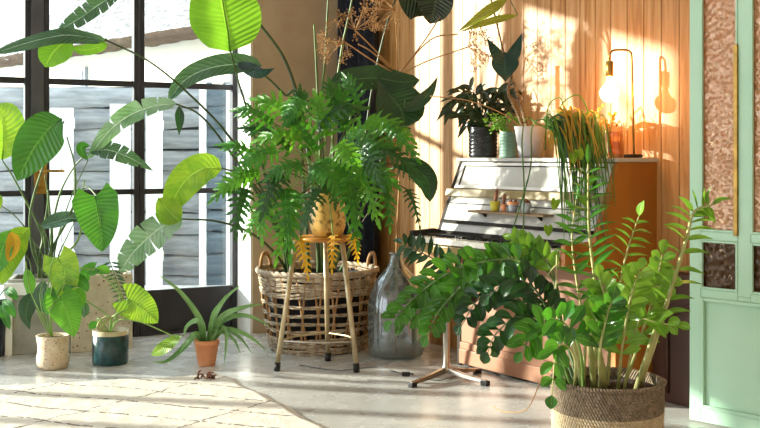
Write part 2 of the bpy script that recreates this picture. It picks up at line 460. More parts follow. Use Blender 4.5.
# ---------------------------------------------------------------- objects
ROOTM = {}
def thing(name, label, cat, loc=(0, 0, 0), rot=0, group=None):
    o = bpy.data.objects.new(name, None); C.objects.link(o); o.empty_display_size = .1
    o.location = loc; o.rotation_euler = (0, 0, rot); o['label'] = label; o['category'] = cat
    if group: o['group'] = group
    ROOTM[o.name] = Matrix.Translation(V(loc)) @ Matrix.Rotation(rot, 4, 'Z')
    return o
def root_of(o):
    while o.parent: o = o.parent
    return o
def obj(name, mb, m, parent=None, local=False, label=None, cat=None, group=None, kind=None, loc=None, rot=0, bevel=0):
    if parent is not None: MX = ROOTM[root_of(parent).name]
    else: MX = Matrix.Translation(V(loc or (0, 0, 0))) @ Matrix.Rotation(rot, 4, 'Z')
    inv = MX.inverted()
    vs = [tuple(v) if local else tuple(inv @ v) for v in mb.v]
    me = bpy.data.meshes.new(name); me.from_pydata(vs, [], mb.f)
    uvl = me.uv_layers.new(name='UVMap'); data = [0.0]*(2*len(me.loops))
    for i, l in enumerate(me.loops):
        data[2*i], data[2*i+1] = mb.uv[l.vertex_index]
    uvl.data.foreach_set('uv', data)
    me.polygons.foreach_set('use_smooth', [i not in mb.flat for i in range(len(me.polygons))])
    me.materials.append(M[m] if isinstance(m, str) else m); me.update()
    o = bpy.data.objects.new(name, me); C.objects.link(o)
    if parent is not None: o.parent = parent
    else:
        o.location = loc or (0, 0, 0); o.rotation_euler = (0, 0, rot)
        ROOTM[o.name] = MX
    if label: o['label'] = label
    if cat: o['category'] = cat
    if group: o['group'] = group
    if kind: o['kind'] = kind
    if bevel:
        b = o.modifiers.new('b', 'BEVEL'); b.width = bevel; b.segments = 2; b.limit_method = 'ANGLE'
    return o
def bx(a, b): return MB().box(a, b)
def S(name, mb, m, loc=None, rot=0, parent=None): 
    return obj(name, mb, m, parent=parent, local=True, loc=loc, rot=rot, kind=None if parent else 'structure')

# ---------------------------------------------------------------- room shell
S('floor', bx((-7, -2, -.12), (6, 10.0, 0)), 'floor')
S('ground_outside', bx((-30, -6, -.2), (20, 40, -.125)), 'paving')
WA = V((-1.03, 7.49, 0)); WR = math.atan2(.475, .88)          # garden door wall frame
KA = V((-.19, 7.63, 0)); KR = math.atan2(-.82, .57)           # plank wall frame
wl = MB().box((-8, -.02, 2.85), (.1, .1, 3.0))
S('wall_left', wl, 'white', WA, WR)
# pier of tan plaster; white on the reveal beside the doors stands for sunlight
PA = V((-.88, 7.26, 0)); plen = (KA-PA).length
pw = MB().box((0, 0, 0), (plen+.2, .3, 3.0))
S('wall_back', pw, 'plaster', PA, math.atan2(KA.y-PA.y, KA.x-PA.x))
rv = MB().polyz([(-1.035, 7.50), (-.895, 7.248), (-.878, 7.262), (-.90, 7.62)], 0, 3.0)
S('trim_1', rv, 'white')
# plank wall
pl = MB(); n = 42
for i in range(n):
    x0 = i*.113
    pl.box((x0+.002, 0, 0), (x0+.110, .025, 3.0))
S('wall_right', pl, 'planks', KA, KR)
S('wall_right_core', MB().box((-.05, .021, 0), (n*.113, .12, 3.0)), 'darkwood', KA, KR)
S('wall_near', MB().box((2.7, -2, 0), (2.8, 3.6, 3.0)), 'plaster')
S('wall_behind', MB().box((-7, -2.1, 0), (2.8, -2, 3.0)), 'plaster')
S('ceiling', MB().polyz([(-7, 4.2), (-.9, 7.75), (-.1, 8.0), (2.8, 4.0), (2.8, -2), (-7, -2)], 3.0, 3.1), 'white')

def door(name, s0, s1, kick, z_top=2.85, handle=False, fr=.035, transoms=((1.695, 1.735), (.966, 1.003))):
    r = bpy.data.objects.new(name, None); C.objects.link(r); r.location = WA; r.rotation_euler = (0, 0, WR); r['kind'] = 'structure'
    ROOTM[r.name] = Matrix.Translation(WA) @ Matrix.Rotation(WR, 4, 'Z')
    f = MB().box((s0, -.03, 0), (s0+fr, .03, z_top)).box((s1-fr, -.03, 0), (s1, .03, z_top)).box((s0+fr, -.03, z_top-.06), (s1-fr, .03, z_top))
    f.box((s0+fr, -.03, 0), (s1-fr, .03, .02))
    for a, b in transoms: f.box((s0+fr, -.02, a), (s1-fr, .02, b))
    obj('frame', f, 'frame', r, True, bevel=.004)
    if kick: obj('kick_panel', bx((s0+fr, -.015, .02), (s1-fr, .015, .307)), 'frame', r, True)
    obj('pane', bx((s0+fr, -.003, .307 if kick else .02), (s1-fr, .003, z_top-.06)), 'glass', r, True)
    if handle:
        h = MB().box((s1+.02, -.052, .98), (s1+.10, -.04, 1.19))
        obj('lock_plate', h, 'brass', r, True, bevel=.004)
        k = MB().tube([(s1+.055, -.045, 1.13), (s1+.055, -.1, 1.13)], .009, 8).tube([(s1+.045, -.1, 1.13), (s1+.2, -.1, 1.13)], .009, 8)
        k.ball((s1+.055, -.048, 1.04), .012)
        obj('handle', k, 'brass', r, True)
    return r
door('door_1', -.70, -.0, True)
door('door_2', -1.33, -.705, True, handle=False)
door('door_3', -2.06, -1.415, True, handle=True)
door('door_4', -2.72, -2.1, True); door('door_added_5', -5.0, -4.33, True); door('door_added_6', -5.72, -5.03, True); door('door_added_7', -6.45, -5.75, True)  # the far leaves are added out of view so sun reaches the basket
door('window_added_1', -3.5, -2.75, False, 1.35, transoms=()); door('window_added_2', -4.3, -3.53, False, 1.35, transoms=())  # low glazing added out of view to let sun onto the rug
S('trim_2', MB().box((-1.412, -.04, 0), (-1.333, .04, 2.85)), 'frame_edge', WA, WR)
S('trim_3', MB().box((-.005, -.035, 0), (.03, .035, 2.85)), 'frame_edge', WA, WR)
S('wall_end_sun_block', MB().box((-4.3, -.05, 1.35), (-2.75, .1, 2.85)).box((-8, -.05, 0), (-6.48, .1, 2.85)), 'plaster', WA, WR)  # first block added out of view to shade piano end and green door

# ---------------------------------------------------------------- garden
HA = V((-5.79, 16, 0)); HR = math.atan2(-.724, .689)
hs = thing('thatched_house', 'cream house with a bleached thatched roof beyond the garden fence', 'house', HA, HR)
obj('wall', bx((-3, 0, -.12), (9, 4, 2.9)), 'house', hs, True)
rf = MB(); N = 60
for a in range(1):
    vs = []; fs = []; rows = 26
    for i in range(rows+1):
        for j in range(N+1):
            t = i/rows; xl = -.6+7*t; x = xl+(9.6-xl)*j/N
            k = noise.noise(V((x*2.2, t*9, 0)))*.09 + noise.noise(V((x*9, t*30, 3)))*.05
            vs.append((x, -.45+3.6*t, 2.62+3.3*t+k))
    for i in range(rows):
        for j in range(N):
            q = i*(N+1)+j; fs.append((q, q+1, q+N+2, q+N+1))
    rf.add(vs, fs)
obj('thatched_roof', rf, 'thatch', hs, True)
ev = MB(); vs = []; fs = []
for j in range(121):
    x = -3.6+13.2*j/120; d = noise.noise(V((x*3, 0, 1)))*.06
    vs += [(x, -.47, 2.64+d*.3), (x, -.42, 2.575+d*.6), (x, -.05, 2.57+d*.6)]
for j in range(120): fs += [(j*3, j*3+1, j*3+4, j*3+3), (j*3+1, j*3+2, j*3+5, j*3+4)]
ev.add(vs, fs); obj('eave', ev, 'thatch_edge', hs, True)
w = obj('window', MB().box((2.35, -.05, 2.02), (2.75, .02, 2.42)), 'slate', hs, True)
obj('pane', MB().box((2.4, -.06, 2.07), (2.7, -.045, 2.37)), 'slate', w, True)
wl_ = MB().box((6.9, -.14, 2.05), (7.05, -.02, 2.32)).tube([(6.97, -.01, 2.2), (6.97, -.08, 2.2)], .02)
obj('wall_lantern', wl_, 'white', hs, True)

def fence(name, label, px0, px1, Y, ytop, m, rowh=.2, grp=None):
    x0 = (px0-CX)*Y/FPX; x1 = (px1-CX)*Y/FPX; zt = H-(ytop-CY)*Y/FPX
    t = thing(name, label, 'fence', ((x0+x1)/2, Y, -.12), 0, grp)
    b = MB(); z = zt; k = 0; off = R(0, 9)
    while z > -.12:
        n = 24; vs = []; fs = []
        for j in range(n+1):
            x = x0+(x1-x0)*j/n
            zb = z-rowh+.035*noise.noise(V((x*2.4+off, k*3.3, 0)))+.012*noise.noise(V((x*11, k, 5)))
            for yy, zz in ((Y-.02, z-.012+.03*noise.noise(V((x*3+off, k*3.3+3.3, 0)))), (Y-.05, zb), (Y-.02, zb-.004), (Y+.0, z-.01)):
                vs.append((x, yy, max(zz, -.12)))
        for j in range(n):
            for c in range(3): q = j*4+c; fs.append((q, q+1, q+5, q+4))
        b.add(vs, fs); z -= rowh+.004; k += 1
    obj('board_panel', b, m, t)
    obj('gap_shade_sheet', MB().box((x0, Y+.01, -.12), (x1, Y+.03, zt)), 'darkpot', t)  # dark sheet added so the board gaps read as lap shadows
    b2 = MB()
    for xx in (x0-.03, x1-.03): b2.box((xx, Y, -.12), (xx+.07, Y+.07, zt+.02))
    for q in b2.v: pass
    obj('post', b2, m, t)
    return t
fence('garden_fence', 'silver-grey fence of wavy-edged boards behind the left glass doors', -60, 202, 10.5, 87, 'fence', .205)
fence('garden_fence', 'blue-grey wavy board fence beside the white post, behind the right glass door', 207, 226, 10.2, 84, 'fence_dark', .2)
def wpanel(px0, px1, y0, Y, label, m='whiteout'):
    x0 = (px0-CX)*Y/FPX; x1 = (px1-CX)*Y/FPX; zt = H-(y0-CY)*Y/FPX
    t = thing('white_garden_panel', label, 'garden panel', ((x0+x1)/2, Y, -.12))
    b = MB(); n = max(1, int((x1-x0)/.11)); w_ = (x1-x0)/n
    for i in range(n): b.box((x0+i*w_+.004, Y-.02, -.12), (x0+(i+1)*w_-.004, Y, zt))
    obj('boards', b, m, t)
    obj('rail', MB().box((x0, Y, zt-.2), (x1, Y+.03, zt-.1)).box((x0, Y, .2), (x1, Y+.03, .3)), m, t)
wpanel(50, 74, 108, 10.3, 'white upright garden panel seen between the two left glass doors')
wpanel(110, 131, 104, 10.3, 'white upright garden panel just left of the narrow dark door post')
wpanel(146, 163, 110, 10.3, 'white upright garden panel just right of the narrow dark door post')
wpanel(226, 250, 84, 10.1, 'white garden panel at the right end of the blue-grey fence')
x = (204-CX)*10.2/FPX
obj('garden_post', bx((x-.03, 10.1, -.12), (x+.03, 10.17, 1.95)), 'whiteout', None, label='slim white post between grey and blue-grey board fences', cat='post', loc=(x, 10.15, -.12))

# ---------------------------------------------------------------- rug
A = V((-.86, 5.87, 0)); B = A+V((.47, -.88, 0))*2.2; D = A+V((-1.14, -.3, 0))/1.18*2.5; E = D+(B-A)
rg = MB(); n = 230; vs = []; uv = []; fs = []
for i in range(n+1):
    for j in range(n+1):
        u = i/n; v = j/n
        ed = min(u, v, 1-u, 1-v)
        q = A.lerp(D, u).lerp(B.lerp(E, u), v)
        q = q+V((noise.noise(V((v*9, u*9, 0)))*.03, noise.noise(V((v*9, u*9, 7)))*.03, 0))
        # rounded back corner
        if u < .04 and v < .04: q = q+(D-A).normalized()*(.04-u)*1.2*(1-v/.04)+(B-A).normalized()*(.04-v)*1.0*(1-u/.04)
        h = .016+.0022*noise.noise(q*60)+.003*noise.noise(q*12)
        q.z = max(.003, h*min(1, ed*60)); vs.append(q); uv.append((u*2.5, v*2.2))
for i in range(n):
    for j in range(n):
        a = i*(n+1)+j; fs.append((a, a+1, a+n+2, a+n+1))
rg.add(vs, fs, uv)
obj('rug', rg, 'rug', None, label='cream shaggy wool rug with dark broken diagonal lines on the concrete floor', cat='rug', loc=A)

# ---------------------------------------------------------------- curtain in the corner
ct = MB(); vs = []; fs = []; n = 60
kd = V((.57, -.82, 0)).normalized(); kn = V((-.82, -.57, 0)).normalized()
for i in range(n+1):
    t = i/n; s = -.02+.46*t
    base = KA+kd*s+kn*(.09+.045*math.sin(t*26)+.02*math.sin(t*9))
    vs += [(base.x, base.y, .01), (base.x, base.y, 1.3), (base.x, base.y, 2.7)]
for i in range(n): 
    for k in range(2): fs.append((i*3+k, i*3+3+k, i*3+4+k, i*3+1+k))
ct.add(vs, fs)
o = obj('curtain', ct, 'navy', None, label='dark navy curtain hanging in folds in the corner left of the planks', cat='curtain', loc=KA+kd*.2+kn*.09)
sm = o.modifiers.new('s', 'SOLIDIFY'); sm.thickness = .006

# ---------------------------------------------------------------- piano
PO = V((.19, 5.95, 0)); PR = math.atan2(-.82, .57)
PM = Matrix.Translation(PO) @ Matrix.Rotation(PR, 4, 'Z')
pd = V((math.cos(PR), math.sin(PR))); pn = V((-math.sin(PR), math.cos(PR)))
def ploc(px, y):              # local x on the piano at image column px and local depth y
    k = (px-CX)/FPX
    # (PO.x+pd.x*x+pn.x*y) = k*(PO.y+pd.y*x+pn.y*y)
    return (k*(PO.y+pn.y*y)-PO.x-pn.x*y)/(pd.x-k*pd.y)
def PW(x, y, z): return PM @ V((x, y, z))
pi = thing('upright_piano', 'upright piano with pale front, orange wooden sides and white keys, against the planks', 'piano', PO, PR)
W0, W1 = -.035, 1.20
side = [(0, .69), (0, .80), (.16, .81), (.20, .80), (.365, 1.195), (.65, 1.195), (.65, 0), (.345, 0), (.345, .60), (.28, .65)]
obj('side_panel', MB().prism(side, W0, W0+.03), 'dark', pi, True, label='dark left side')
obj('side_panel', MB().prism(side, W1-.03, W1), 'orange_wood', pi, True, bevel=.003)
obj('back_board', bx((W0+.03, .62, .05), (W1-.03, .65, 1.19)), 'dark', pi, True)
def sl(z): return .2+.165*(z-.8)/.395
def slab(mb, z0, z1, th=.018, x0=W0+.03, x1=W1-.03, dy=0):
    return mb.prism([(sl(z0)+dy, z0), (sl(z1)+dy, z1), (sl(z1)+th+dy, z1), (sl(z0)+th+dy, z0)], x0, x1)
obj('fallboard', slab(MB(), .79, .842), 'panel_white', pi, True)
obj('rail', MB().prism([(sl(.842)-.012, .842), (sl(.856)-.012, .858), (sl(.856)+.02, .858), (sl(.842)+.02, .842)], W0+.03, W1-.03), 'dark', pi, True)
obj('front_panel', slab(MB(), .860, .992), 'panel_white', pi, True)
obj('moulding', slab(MB(), .952, .957, .02, dy=-.004), 'dark', pi, True)
obj('ledge', MB().prism([(sl(.995)-.03, .994), (sl(1.04)-.035, 1.038), (sl(1.04)+.02, 1.038), (sl(.995)+.02, .994)], W0-.002, W1+.002), 'khaki', pi, True, bevel=.004)
tp = slab(MB(), 1.042, 1.185, .016, dy=.008)
obj('top_panel', tp, 'panel_white', pi, True)
fm = MB()
slab(fm, 1.042, 1.058, .014, dy=-.002); slab(fm, 1.172, 1.188, .014, dy=-.002)
slab(fm, 1.058, 1.172, .014, W0+.03, W0+.055, -.002); slab(fm, 1.058, 1.172, .014, W1-.055, W1-.03, -.002)
obj('top_frame', fm, 'white', pi, True)
fm = MB(); slab(fm, 1.058, 1.172, .006, W0+.055, W0+.062, .004); slab(fm, 1.1655, 1.172, .006, W0+.055, W1-.055, .004)
obj('dark_inner_line', fm, 'dark', pi, True)  # dark line along the left and top inner edges of the frame
obj('lid', bx((W0-.01, .345, 1.195), (W1+.01, .66, 1.215)), 'panel_white', pi, True, bevel=.004)
obj('keybed', MB().prism([(-.005, .69), (-.012, .732), (.012, .736), (.2, .736), (.2, .69)], W0+.03, W1-.03), 'khaki', pi, True, bevel=.003)
obj('key_slip', bx((W0+.03, .02, .7362), (W1-.03, .2, .740)), 'dark', pi, True)
nk = 46; kw = (W1-W0-.09)/nk; kx0 = W0+.045
wkm = None
for i in range(nk):
    if wkm is None:
        wkm = obj('white_key', bx((kx0+.0006, .004, .741), (kx0+kw-.0006, .165, .772)), 'ivory', pi, True, bevel=.001)
    else:
        c = wkm.copy(); C.objects.link(c); c.parent = pi; c.location = (i*kw, 0, 0)
bk = None
for i in range(nk-1):
    if i % 7 in (2, 6): continue
    if bk is None:
        bk = obj('black_key', bx((kx0+kw-.0055, .075, .772), (kx0+kw+.0055, .165, .785)), 'ebony', pi, True, bevel=.002); b0 = i
    else:
        c = bk.copy(); C.objects.link(c); c.parent = pi; c.location = ((i-b0)*kw, 0, 0)
obj('lower_panel', MB().box((W0+.03, .35, .14), (W1-.03, .37, .68)).box((W0+.03, .34, .10), (W1-.03, .355, .14)), 'low_panel', pi, True, bevel=.003)
obj('plinth', bx((W0+.03, .333, .015), (W1-.03, .365, .10)), 'low_panel', pi, True, bevel=.004)
obj('toe_board', bx((W0+.03, .355, 0), (W1-.03, .375, .015)), 'dark', pi, True)
mb = MB().prism([(.165, .757), (.2, .80), (.2, .69), (.165, .69)], W0+.03, W1-.03); obj('key_felt', mb, 'dark', pi, True)

# small shelf with cactus pots on the piano front
sx0, sx1 = ploc(476, .24), ploc(552, .24)
zs = .925
ys = sl(zs)
sh = thing('ledge_shelf', 'thin weathered wooden ledge fixed across the piano front, holding tiny pots', 'shelf', PM @ V(((sx0+sx1)/2, ys, zs)), PR)
mb = MB().box((sx0, ys-.075, zs-.012), (sx1, ys+.004, zs)); mb.v = [PM @ v for v in mb.v]
obj('board', mb, mat('weathered strip', '8a7058', 'a08868', .8, 0, 20), sh, bevel=.002)
for xx in (sx0+.08, sx1-.08):
    mb = MB().prism([(ys-.05, zs-.012), (ys+.003, zs-.012), (ys+.003, zs-.05)], xx, xx+.01)
    mb.v = [PM @ v for v in mb.v]; obj('bracket', mb, 'dark', sh)
def minipot(px, r, h, m, label, plant, rim=None):
    x = ploc(px, ys-.036); c = PM @ V((x, ys-.036, zs))
    t = thing('tiny_cactus_pot', label, 'potted cactus', c, 0, 'tiny pots on the piano ledge')
    mb = MB().lathe([(r*.72, .0005), (r*.78, h*.3), (r, h), (r*.86, h), (r*.8, h*.9), (.001, h*.88)], c, 20)
    obj('pot', mb, m, t)
    if rim: obj('rim', MB().lathe([(r*1.0, h*.72), (r*1.06, h*.74), (r*1.06, h*1.01), (r*.9, h*1.01)], c, 20), rim, t, label='tan upper band')
    k = MB()
    for (dx, hh, rr, lean) in plant:
        pts = [c+V((dx, 0, h*.85)), c+V((dx+lean*.5, 0, h*.85+hh*.5)), c+V((dx+lean, 0, h*.85+hh))]
        k.tube(cr(pts, 5), [rr*.8]+[rr]*8+[rr*.75, rr*.35], 10)
    obj('cactus', k, 'cactus', t)
minipot(495, .030, .055, 'yellowpot', 'tiny lime yellow pot with the tallest brown cactus', [(0, .075, .010, .012)])
minipot(503.5, .017, .042, 'terracotta', 'tiny terracotta pot with a short cactus between yellow and grey pots', [(0, .062, .008, .006)])
minipot(513, .029, .056, 'greypot', 'tiny grey pot with a tan band and low cacti', [(-.01, .022, .009, 0), (.012, .022, .009, 0)], 'terracotta')
minipot(526, .029, .054, mat('pale blue pot', 'a8b4bc', 'bcc4c8', .6, 0, 8), 'tiny pale blue-white pot with dark cacti, beside the trailing plant', [(0, .03, .012, 0), (.016, .02, .008, 0)])

# ---------------------------------------------------------------- plants on the piano
ZL = 1.2155
def potc(px, y=.5): return PM @ V((ploc(px, y), y, ZL))
def Yof(c): return c.y
c = potc(483); r = .085
t = thing('potted_plant', 'black ribbed pot of dark drooping leaves at the left end of the piano top', 'potted plant', c)
pf = [(r*.95, 0)]
for i in range(7):
    z = .008+i*.022; pf += [(r*.96, z), (r*1.01, z+.006), (r*1.01, z+.014), (r*.96, z+.02)]
pf += [(r, .172), (r, .182), (r*.9, .182), (r*.88, .16), (.001, .158)]
obj('pot', MB().lathe(pf, c, 40), 'blackpot', t)
obj('soil', MB().lathe([(r*.87, .161), (.001, .166)], c, 24), 'soil', t)
for i in range(95):
    px = R(458, 508); py = R(88, 124)
    if px > 495 and py > 112: px = R(462, 490)
    Y = c.y+R(-.10, .06); e = P(px, py, Y); st = c+V((R(-.03, .03), R(-.03, .03), .165))
    o_ = V((px-484, 0, 0)); sx_ = (px-482)/26
    d = V((sx_*.9+R(-.5, .5), R(-.5, .2), R(-.7, .5)-.3*abs(sx_))).normalized()*R(.08, .13)
    mb = MB(); leaf(mb, [e, e+d*.5+V((0, 0, .012)), e+d], R(.028, .042), (R(-.5, .5), -1, R(.2, 1.2)), .3, 'lance', 6, 1)
    lf = obj('leaf', mb, 'L_black', t)
    obj('stalk', MB().tube(cr([st, st.lerp(e, .5)+V((0, 0, .015)), e], 3), .002, 5), 'darkstem', lf)
for px, py, qx, qy in ((458, 100, 436, 122), (452, 108, 444, 126), (470, 95, 448, 108), (497, 95, 514, 84), (476, 96, 486, 84), (462, 112, 460, 128), (480, 100, 500, 88)):
    Y = c.y-.06; mb = MB(); leaf(mb, [P(px, py, Y), P((px+qx)/2, (py+qy)/2-3, Y), P(qx, qy, Y-.02)], .045, (0, -1, .4), .3, 'lance', 7, 1)
    lf = obj('leaf', mb, 'L_black', t); obj('stalk', MB().tube(cr([c+V((0, 0, .165)), P((px+484)/2, (py+120)/2-4, Y), P(px, py, Y)], 3), .0022, 5), 'darkstem', lf)

c = potc(508, .5); r = .05
t = thing('potted_plant', 'slim sage green ringed pot of fine pale foliage between black and white pots', 'potted plant', c)
pf = [(r*.9, 0)]
for i in range(8): z = .004+i*.018; pf += [(r*.94, z), (r, z+.004), (r, z+.013), (r*.94, z+.017)]
pf += [(r, .15), (r*.88, .15), (.001, .14)]
obj('pot', MB().lathe(pf, c, 32), 'pebble', t)
mb = MB(); sm_ = MB()
for i in range(26):
    a = R(0, 6.28); rr = R(.02, .12); e = c+V((math.cos(a)*rr-.02, math.sin(a)*rr*.5, R(.16, .24)))
    sm_.tube(cr([c+V((0, 0, .14)), (c+V((0, 0, .14))).lerp(e, .6)+V((0, 0, .02)), e], 3), .0012, 4)
    for k in range(6):
        q = e+V((R(-.025, .025), R(-.02, .02), R(-.025, .025))); d = V((R(-1, 1), R(-1, 1), R(-.6, .6))).normalized()*.022
        leaf(mb, [q, q+d], .011, (R(-.5, .5), -1, R(-.2, .6)), .1, 'ellipse', 4, 1)
s_ = obj('stems', sm_, 'brightstem', t); obj('foliage', mb, 'L_zzl', t)

c = potc(530, .48); r = .088
t = thing('angel_wing_plant', 'tapered white pot with speckled canes and a heart-shaped blue-green leaf', 'potted plant', c)
obj('pot', MB().lathe([(r*.66, 0), (r*.72, .02), (r, .175), (r*.92, .175), (r*.88, .15), (.001, .148)], c, 6*6), 'whitepot', t)
obj('soil', MB().lathe([(r*.88, .151), (.001, .155)], c, 24), 'soil', t)
Y = c.y
s1 = [c+V((-.01, 0, .15)), P(522, 108, Y), P(514, 84, Y), P(508, 65, Y), P(503, 50, Y), P(496, 20, Y), P(489, -8, Y)]
obj('cane', MB().tube(cr(s1, 5), [.011]*10+[.009]*8+[.005]*20, 8), 'cane', t)
s2 = [c+V((-.03, .01, .15)), P(517, 112, Y+.02), P(508, 92, Y+.02), P(512, 78, Y+.02)]
obj('cane', MB().tube(cr(s2, 5), .009, 8), 'cane', t)
# heart leaf with two raised lobes
mb = MB()
pts = [P(505, 52, Y-.03), P(505, 66, Y-.035), P(505.5, 82, Y-.02)]
leaf(mb, pts, .155, (0, -1, .1), .12, 'lance', 9, 3)
leaf(mb, [P(504, 66, Y-.03), P(495, 52, Y-.03), P(487, 38, Y-.02)], .068, (.2, -1, .1), .2, 'lance', 8, 2)
leaf(mb, [P(506, 66, Y-.03), P(515, 52, Y-.03), P(522, 33, Y-.02)], .075, (-.2, -1, .1), .2, 'lance', 8, 2)
obj('leaf', mb, 'L_heart', t, label='heart-shaped blue-green leaf with two raised lobes')
for a, b, c2, w_ in (((457, 32), (485, 14), (508, -2), .07), ((459, 32), (490, 22), (518, 15), .05)):
    mb = MB(); leaf(mb, [P(*c2, Y-.1), P(*b, Y-.12), P(*a, Y-.1)], w_, (.1, -1, .5), .3, 'lance', 10, 2)
    obj('leaf', mb, 'L_olive', t, label='long pointed olive green leaf')
obj('stalk', MB().tube(cr([P(496, 22, Y), P(502, 8, Y-.06), P(508, -2, Y-.1), P(512, 4, Y-.1), P(518, 15, Y-.1)], 4), .0025, 5), 'stem', t)
obj('runner', MB().tube(cr([c+V((-.05, -.03, .16)), P(505, 115, Y-.1), P(470, 101, Y-.12), P(430, 96, Y-.14)], 6), .003, 5), 'dry', t, label='long thin arching brown stem')

# trailing plant
c = potc(572, .46); r = .085
t = thing('trailing_plant', 'trailing strappy plant, yellow on top, spilling over the piano front', 'potted plant', c)
obj('pot', MB().lathe([(r*.8, 0), (r, .12), (r*.9, .12), (.001, .11)], c, 28), 'darkpot', t)
Yf = (PM @ V((ploc(565, .12), .12, 0))).y
def strand(x0, y0, x1, y1, n, m, wpx=3.0, spread=10):
    for i in range(n):
        top = P(R(x0, x1), R(y0, y0+14), c.y-R(.05, .2))
        ex = top.x+R(-1, 1)*spread*c.y/FPX; bot = y0+30+(y1-y0-30)*R(0, 1)**.6; ex = ex*.35+P(R(545, 602), 0, c.y).x*.65
        yd = Yf-R(-.08, .10)
        mid = V((top.x*.6+ex*.4, (top.y+yd)/2-.04, top.z-.02))
        e = P(CX+ex*FPX/yd, bot, yd)
        q = cr([c+V((R(-.05, .05), R(-.03, .03), .11)), top+V((0, 0, .02)), mid, e], 5)
        yield q
mb_o = MB(); mb_g = MB(); mb_d = MB()
for i, q in enumerate(strand(550, 112, 592, 176, 22, 0)): leaf(mb_o, q[::3]+[q[-1]], .012, (0, -1, .1), .3, 'strap', 12, 1)
for i, q in enumerate(strand(543, 118, 598, 238, 64, 0)): leaf(mb_g, q[::3]+[q[-1]], .011, (R(-.5, .5), -1, .1), .3, 'strap', 14, 1)
for i, q in enumerate(strand(545, 122, 590, 244, 24, 0)): leaf(mb_d, q[::3]+[q[-1]], .013, (R(-.5, .5), -1, .1), .3, 'strap', 14, 1)
obj('green_strands', mb_g, 'L_thin', t); obj('dark_strands', mb_d, 'L_deep', t, label='darker inner strands')
for i in range(70):
    a = R(0, 6.28); st = c+V((0, 0, .12)); d = V((math.cos(a), math.sin(a)*.7, 0))
    q = [st, st+d*.05+V((0, 0, R(.05, .12))), st+d*R(.1, .15)+V((0, 0, R(.0, .08))), st+d*R(.12, .2)+V((0, -.03, -R(.05, .16)))]
    leaf(mb_o, q, .012, (0, -1, .3), .3, 'strap', 10, 1)
obj('yellow_strands', mb_o, 'L_orange', t, label='yellow orange straps on top')
mb = MB()
for px, py in ((573, 154), (578, 150), (590, 176), (556, 200), (548, 226), (583, 196)):
    b = P(px, py, Yf-.06); leaf(mb, [b, b+V((R(-.02, .02), -.01, -.05))], .045, (0, -1, .1), .2, 'heart', 7, 2)
obj('round_leaves', mb, 'L_lime', t)
for pts in ([(540, 125), (527, 118), (522, 140), (524, 185), (523, 238)], [(545, 120), (532, 128), (530, 170), (512, 232)], [(560, 112), (566, 100), (580, 96), (590, 120), (592, 150)], [(566, 118), (560, 98), (548, 108), (545, 150)]):
    q = [P(x, y, (c.y-.08 if y < 130 else Yf-.06)) for x, y in pts]
    mb = MB(); mb.tube(cr([c+V((0, 0, .11))]+q, 6), .0035, 5); obj('long_stem', mb, 'L_thin', t)
st = P(557, 96, c.y+.05)
obj('plant_stake', MB().box((-.011, -.006, .113), (.011, .006, .50)), 'stake', None, True, label='flat pale wooden stake rising above the trailing plant', cat='stake', loc=(PM @ V((ploc(557.5, .50), .50, ZL-.0))))
# small white orchid like flowers
mb = MB(); sp = MB(); b0 = c+V((-.05, 0, .11))
for px, py in ((550, 104), (545, 118), (556, 112), (566, 104), (548, 112)):
    q = P(px, py, c.y-.02)
    sp.tube(cr([b0, b0.lerp(q, .6)+V((-.01, 0, .03)), q], 4), .0015, 4)
    for k in range(5):
        a = k*1.257; d = V((math.cos(a), -.3, math.sin(a)))*.018
        leaf(mb, [q, q+d], .014, (0, -1, 0), .1, 'ellipse', 4, 1)
f_ = obj('flowers', mb, 'flower', t, label='small white flowers'); obj('flower_stalks', sp, 'stem', t)

# glass vase with stems, amber jar
c = potc(605, .46)
t = thing('glass_vase', 'clear glass vase of pale stems beside the lamp on the piano', 'vase', c)
obj('vessel', MB().lathe([(.025, 0), (.028, .01), (.03, .14), (.028, .14), (.026, .012), (.001, .01)], c, 28), 'glass', t)
mb = MB(); fl = MB()
for i in range(9):
    a = R(0, 6.28); b = c+V((math.cos(a)*.015, math.sin(a)*.015, .014)); e = c+V((math.cos(a)*R(.02, .06), math.sin(a)*.04, R(.17, .27)))
    mb.tube(cr([b, (b+e)/2+V((math.cos(a)*-.01, 0, 0)), e], 4), .0025, 5)
    for k in range(3):
        q = e+V((R(-.02, .02), R(-.02, .02), R(-.03, .01))); leaf(fl, [q, q+V((R(-.03, .03), R(-.02, .02), R(-.02, .03)))], .016, (0, -1, .2), .2, 'ellipse', 5, 1)
obj('stems', mb, 'palestem', t); obj('foliage', fl, 'L_orange', t)
c = potc(616, .40)
obj('amber_jar', MB().lathe([(.036, 0), (.04, .006), (.04, .13), (.037, .13), (.036, .01), (.001, .008)], c, 28), glassmat('amber glass', 'f6dcae', .06, .05), None, label='amber glass jar in front of the lamp base on the piano', cat='jar', loc=c)

# lamp
lx = ploc(634, .56); c = PM @ V((lx, .56, ZL)); Y = c.y
t = thing('table_lamp', 'slim brass arched lamp with a bare glowing bulb on the piano', 'lamp', c, PR)
obj('base', MB().lathe([(.075, 0), (.078, .004), (.078, .014), (.074, .018), (.001, .018)], c+V((-.035, 0, 0)), 40), 'black', t)
zt = H-(50-CY)*Y/FPX; r = .03
cc = V((c.x, c.y, 0)); bxl = V((P(609.5, 50, Y).x, Y, 0))
pts = [c+V((0, 0, .016)), V((c.x-.008, Y, zt-.2)), V((c.x-.012, Y, zt-r-.005)), V((c.x-.012-r*.3, Y, zt-r*.3)), V((c.x-.012-r, Y, zt)), V((bxl.x+r, Y, zt)), V((bxl.x+r*.3, Y, zt-r*.3)), V((bxl.x, Y, zt-r)), V((bxl.x, Y, H-(62-CY)*Y/FPX))]
obj('arched_pole', MB().tube(cr(pts, 6), .0055, 8), 'brass', t)
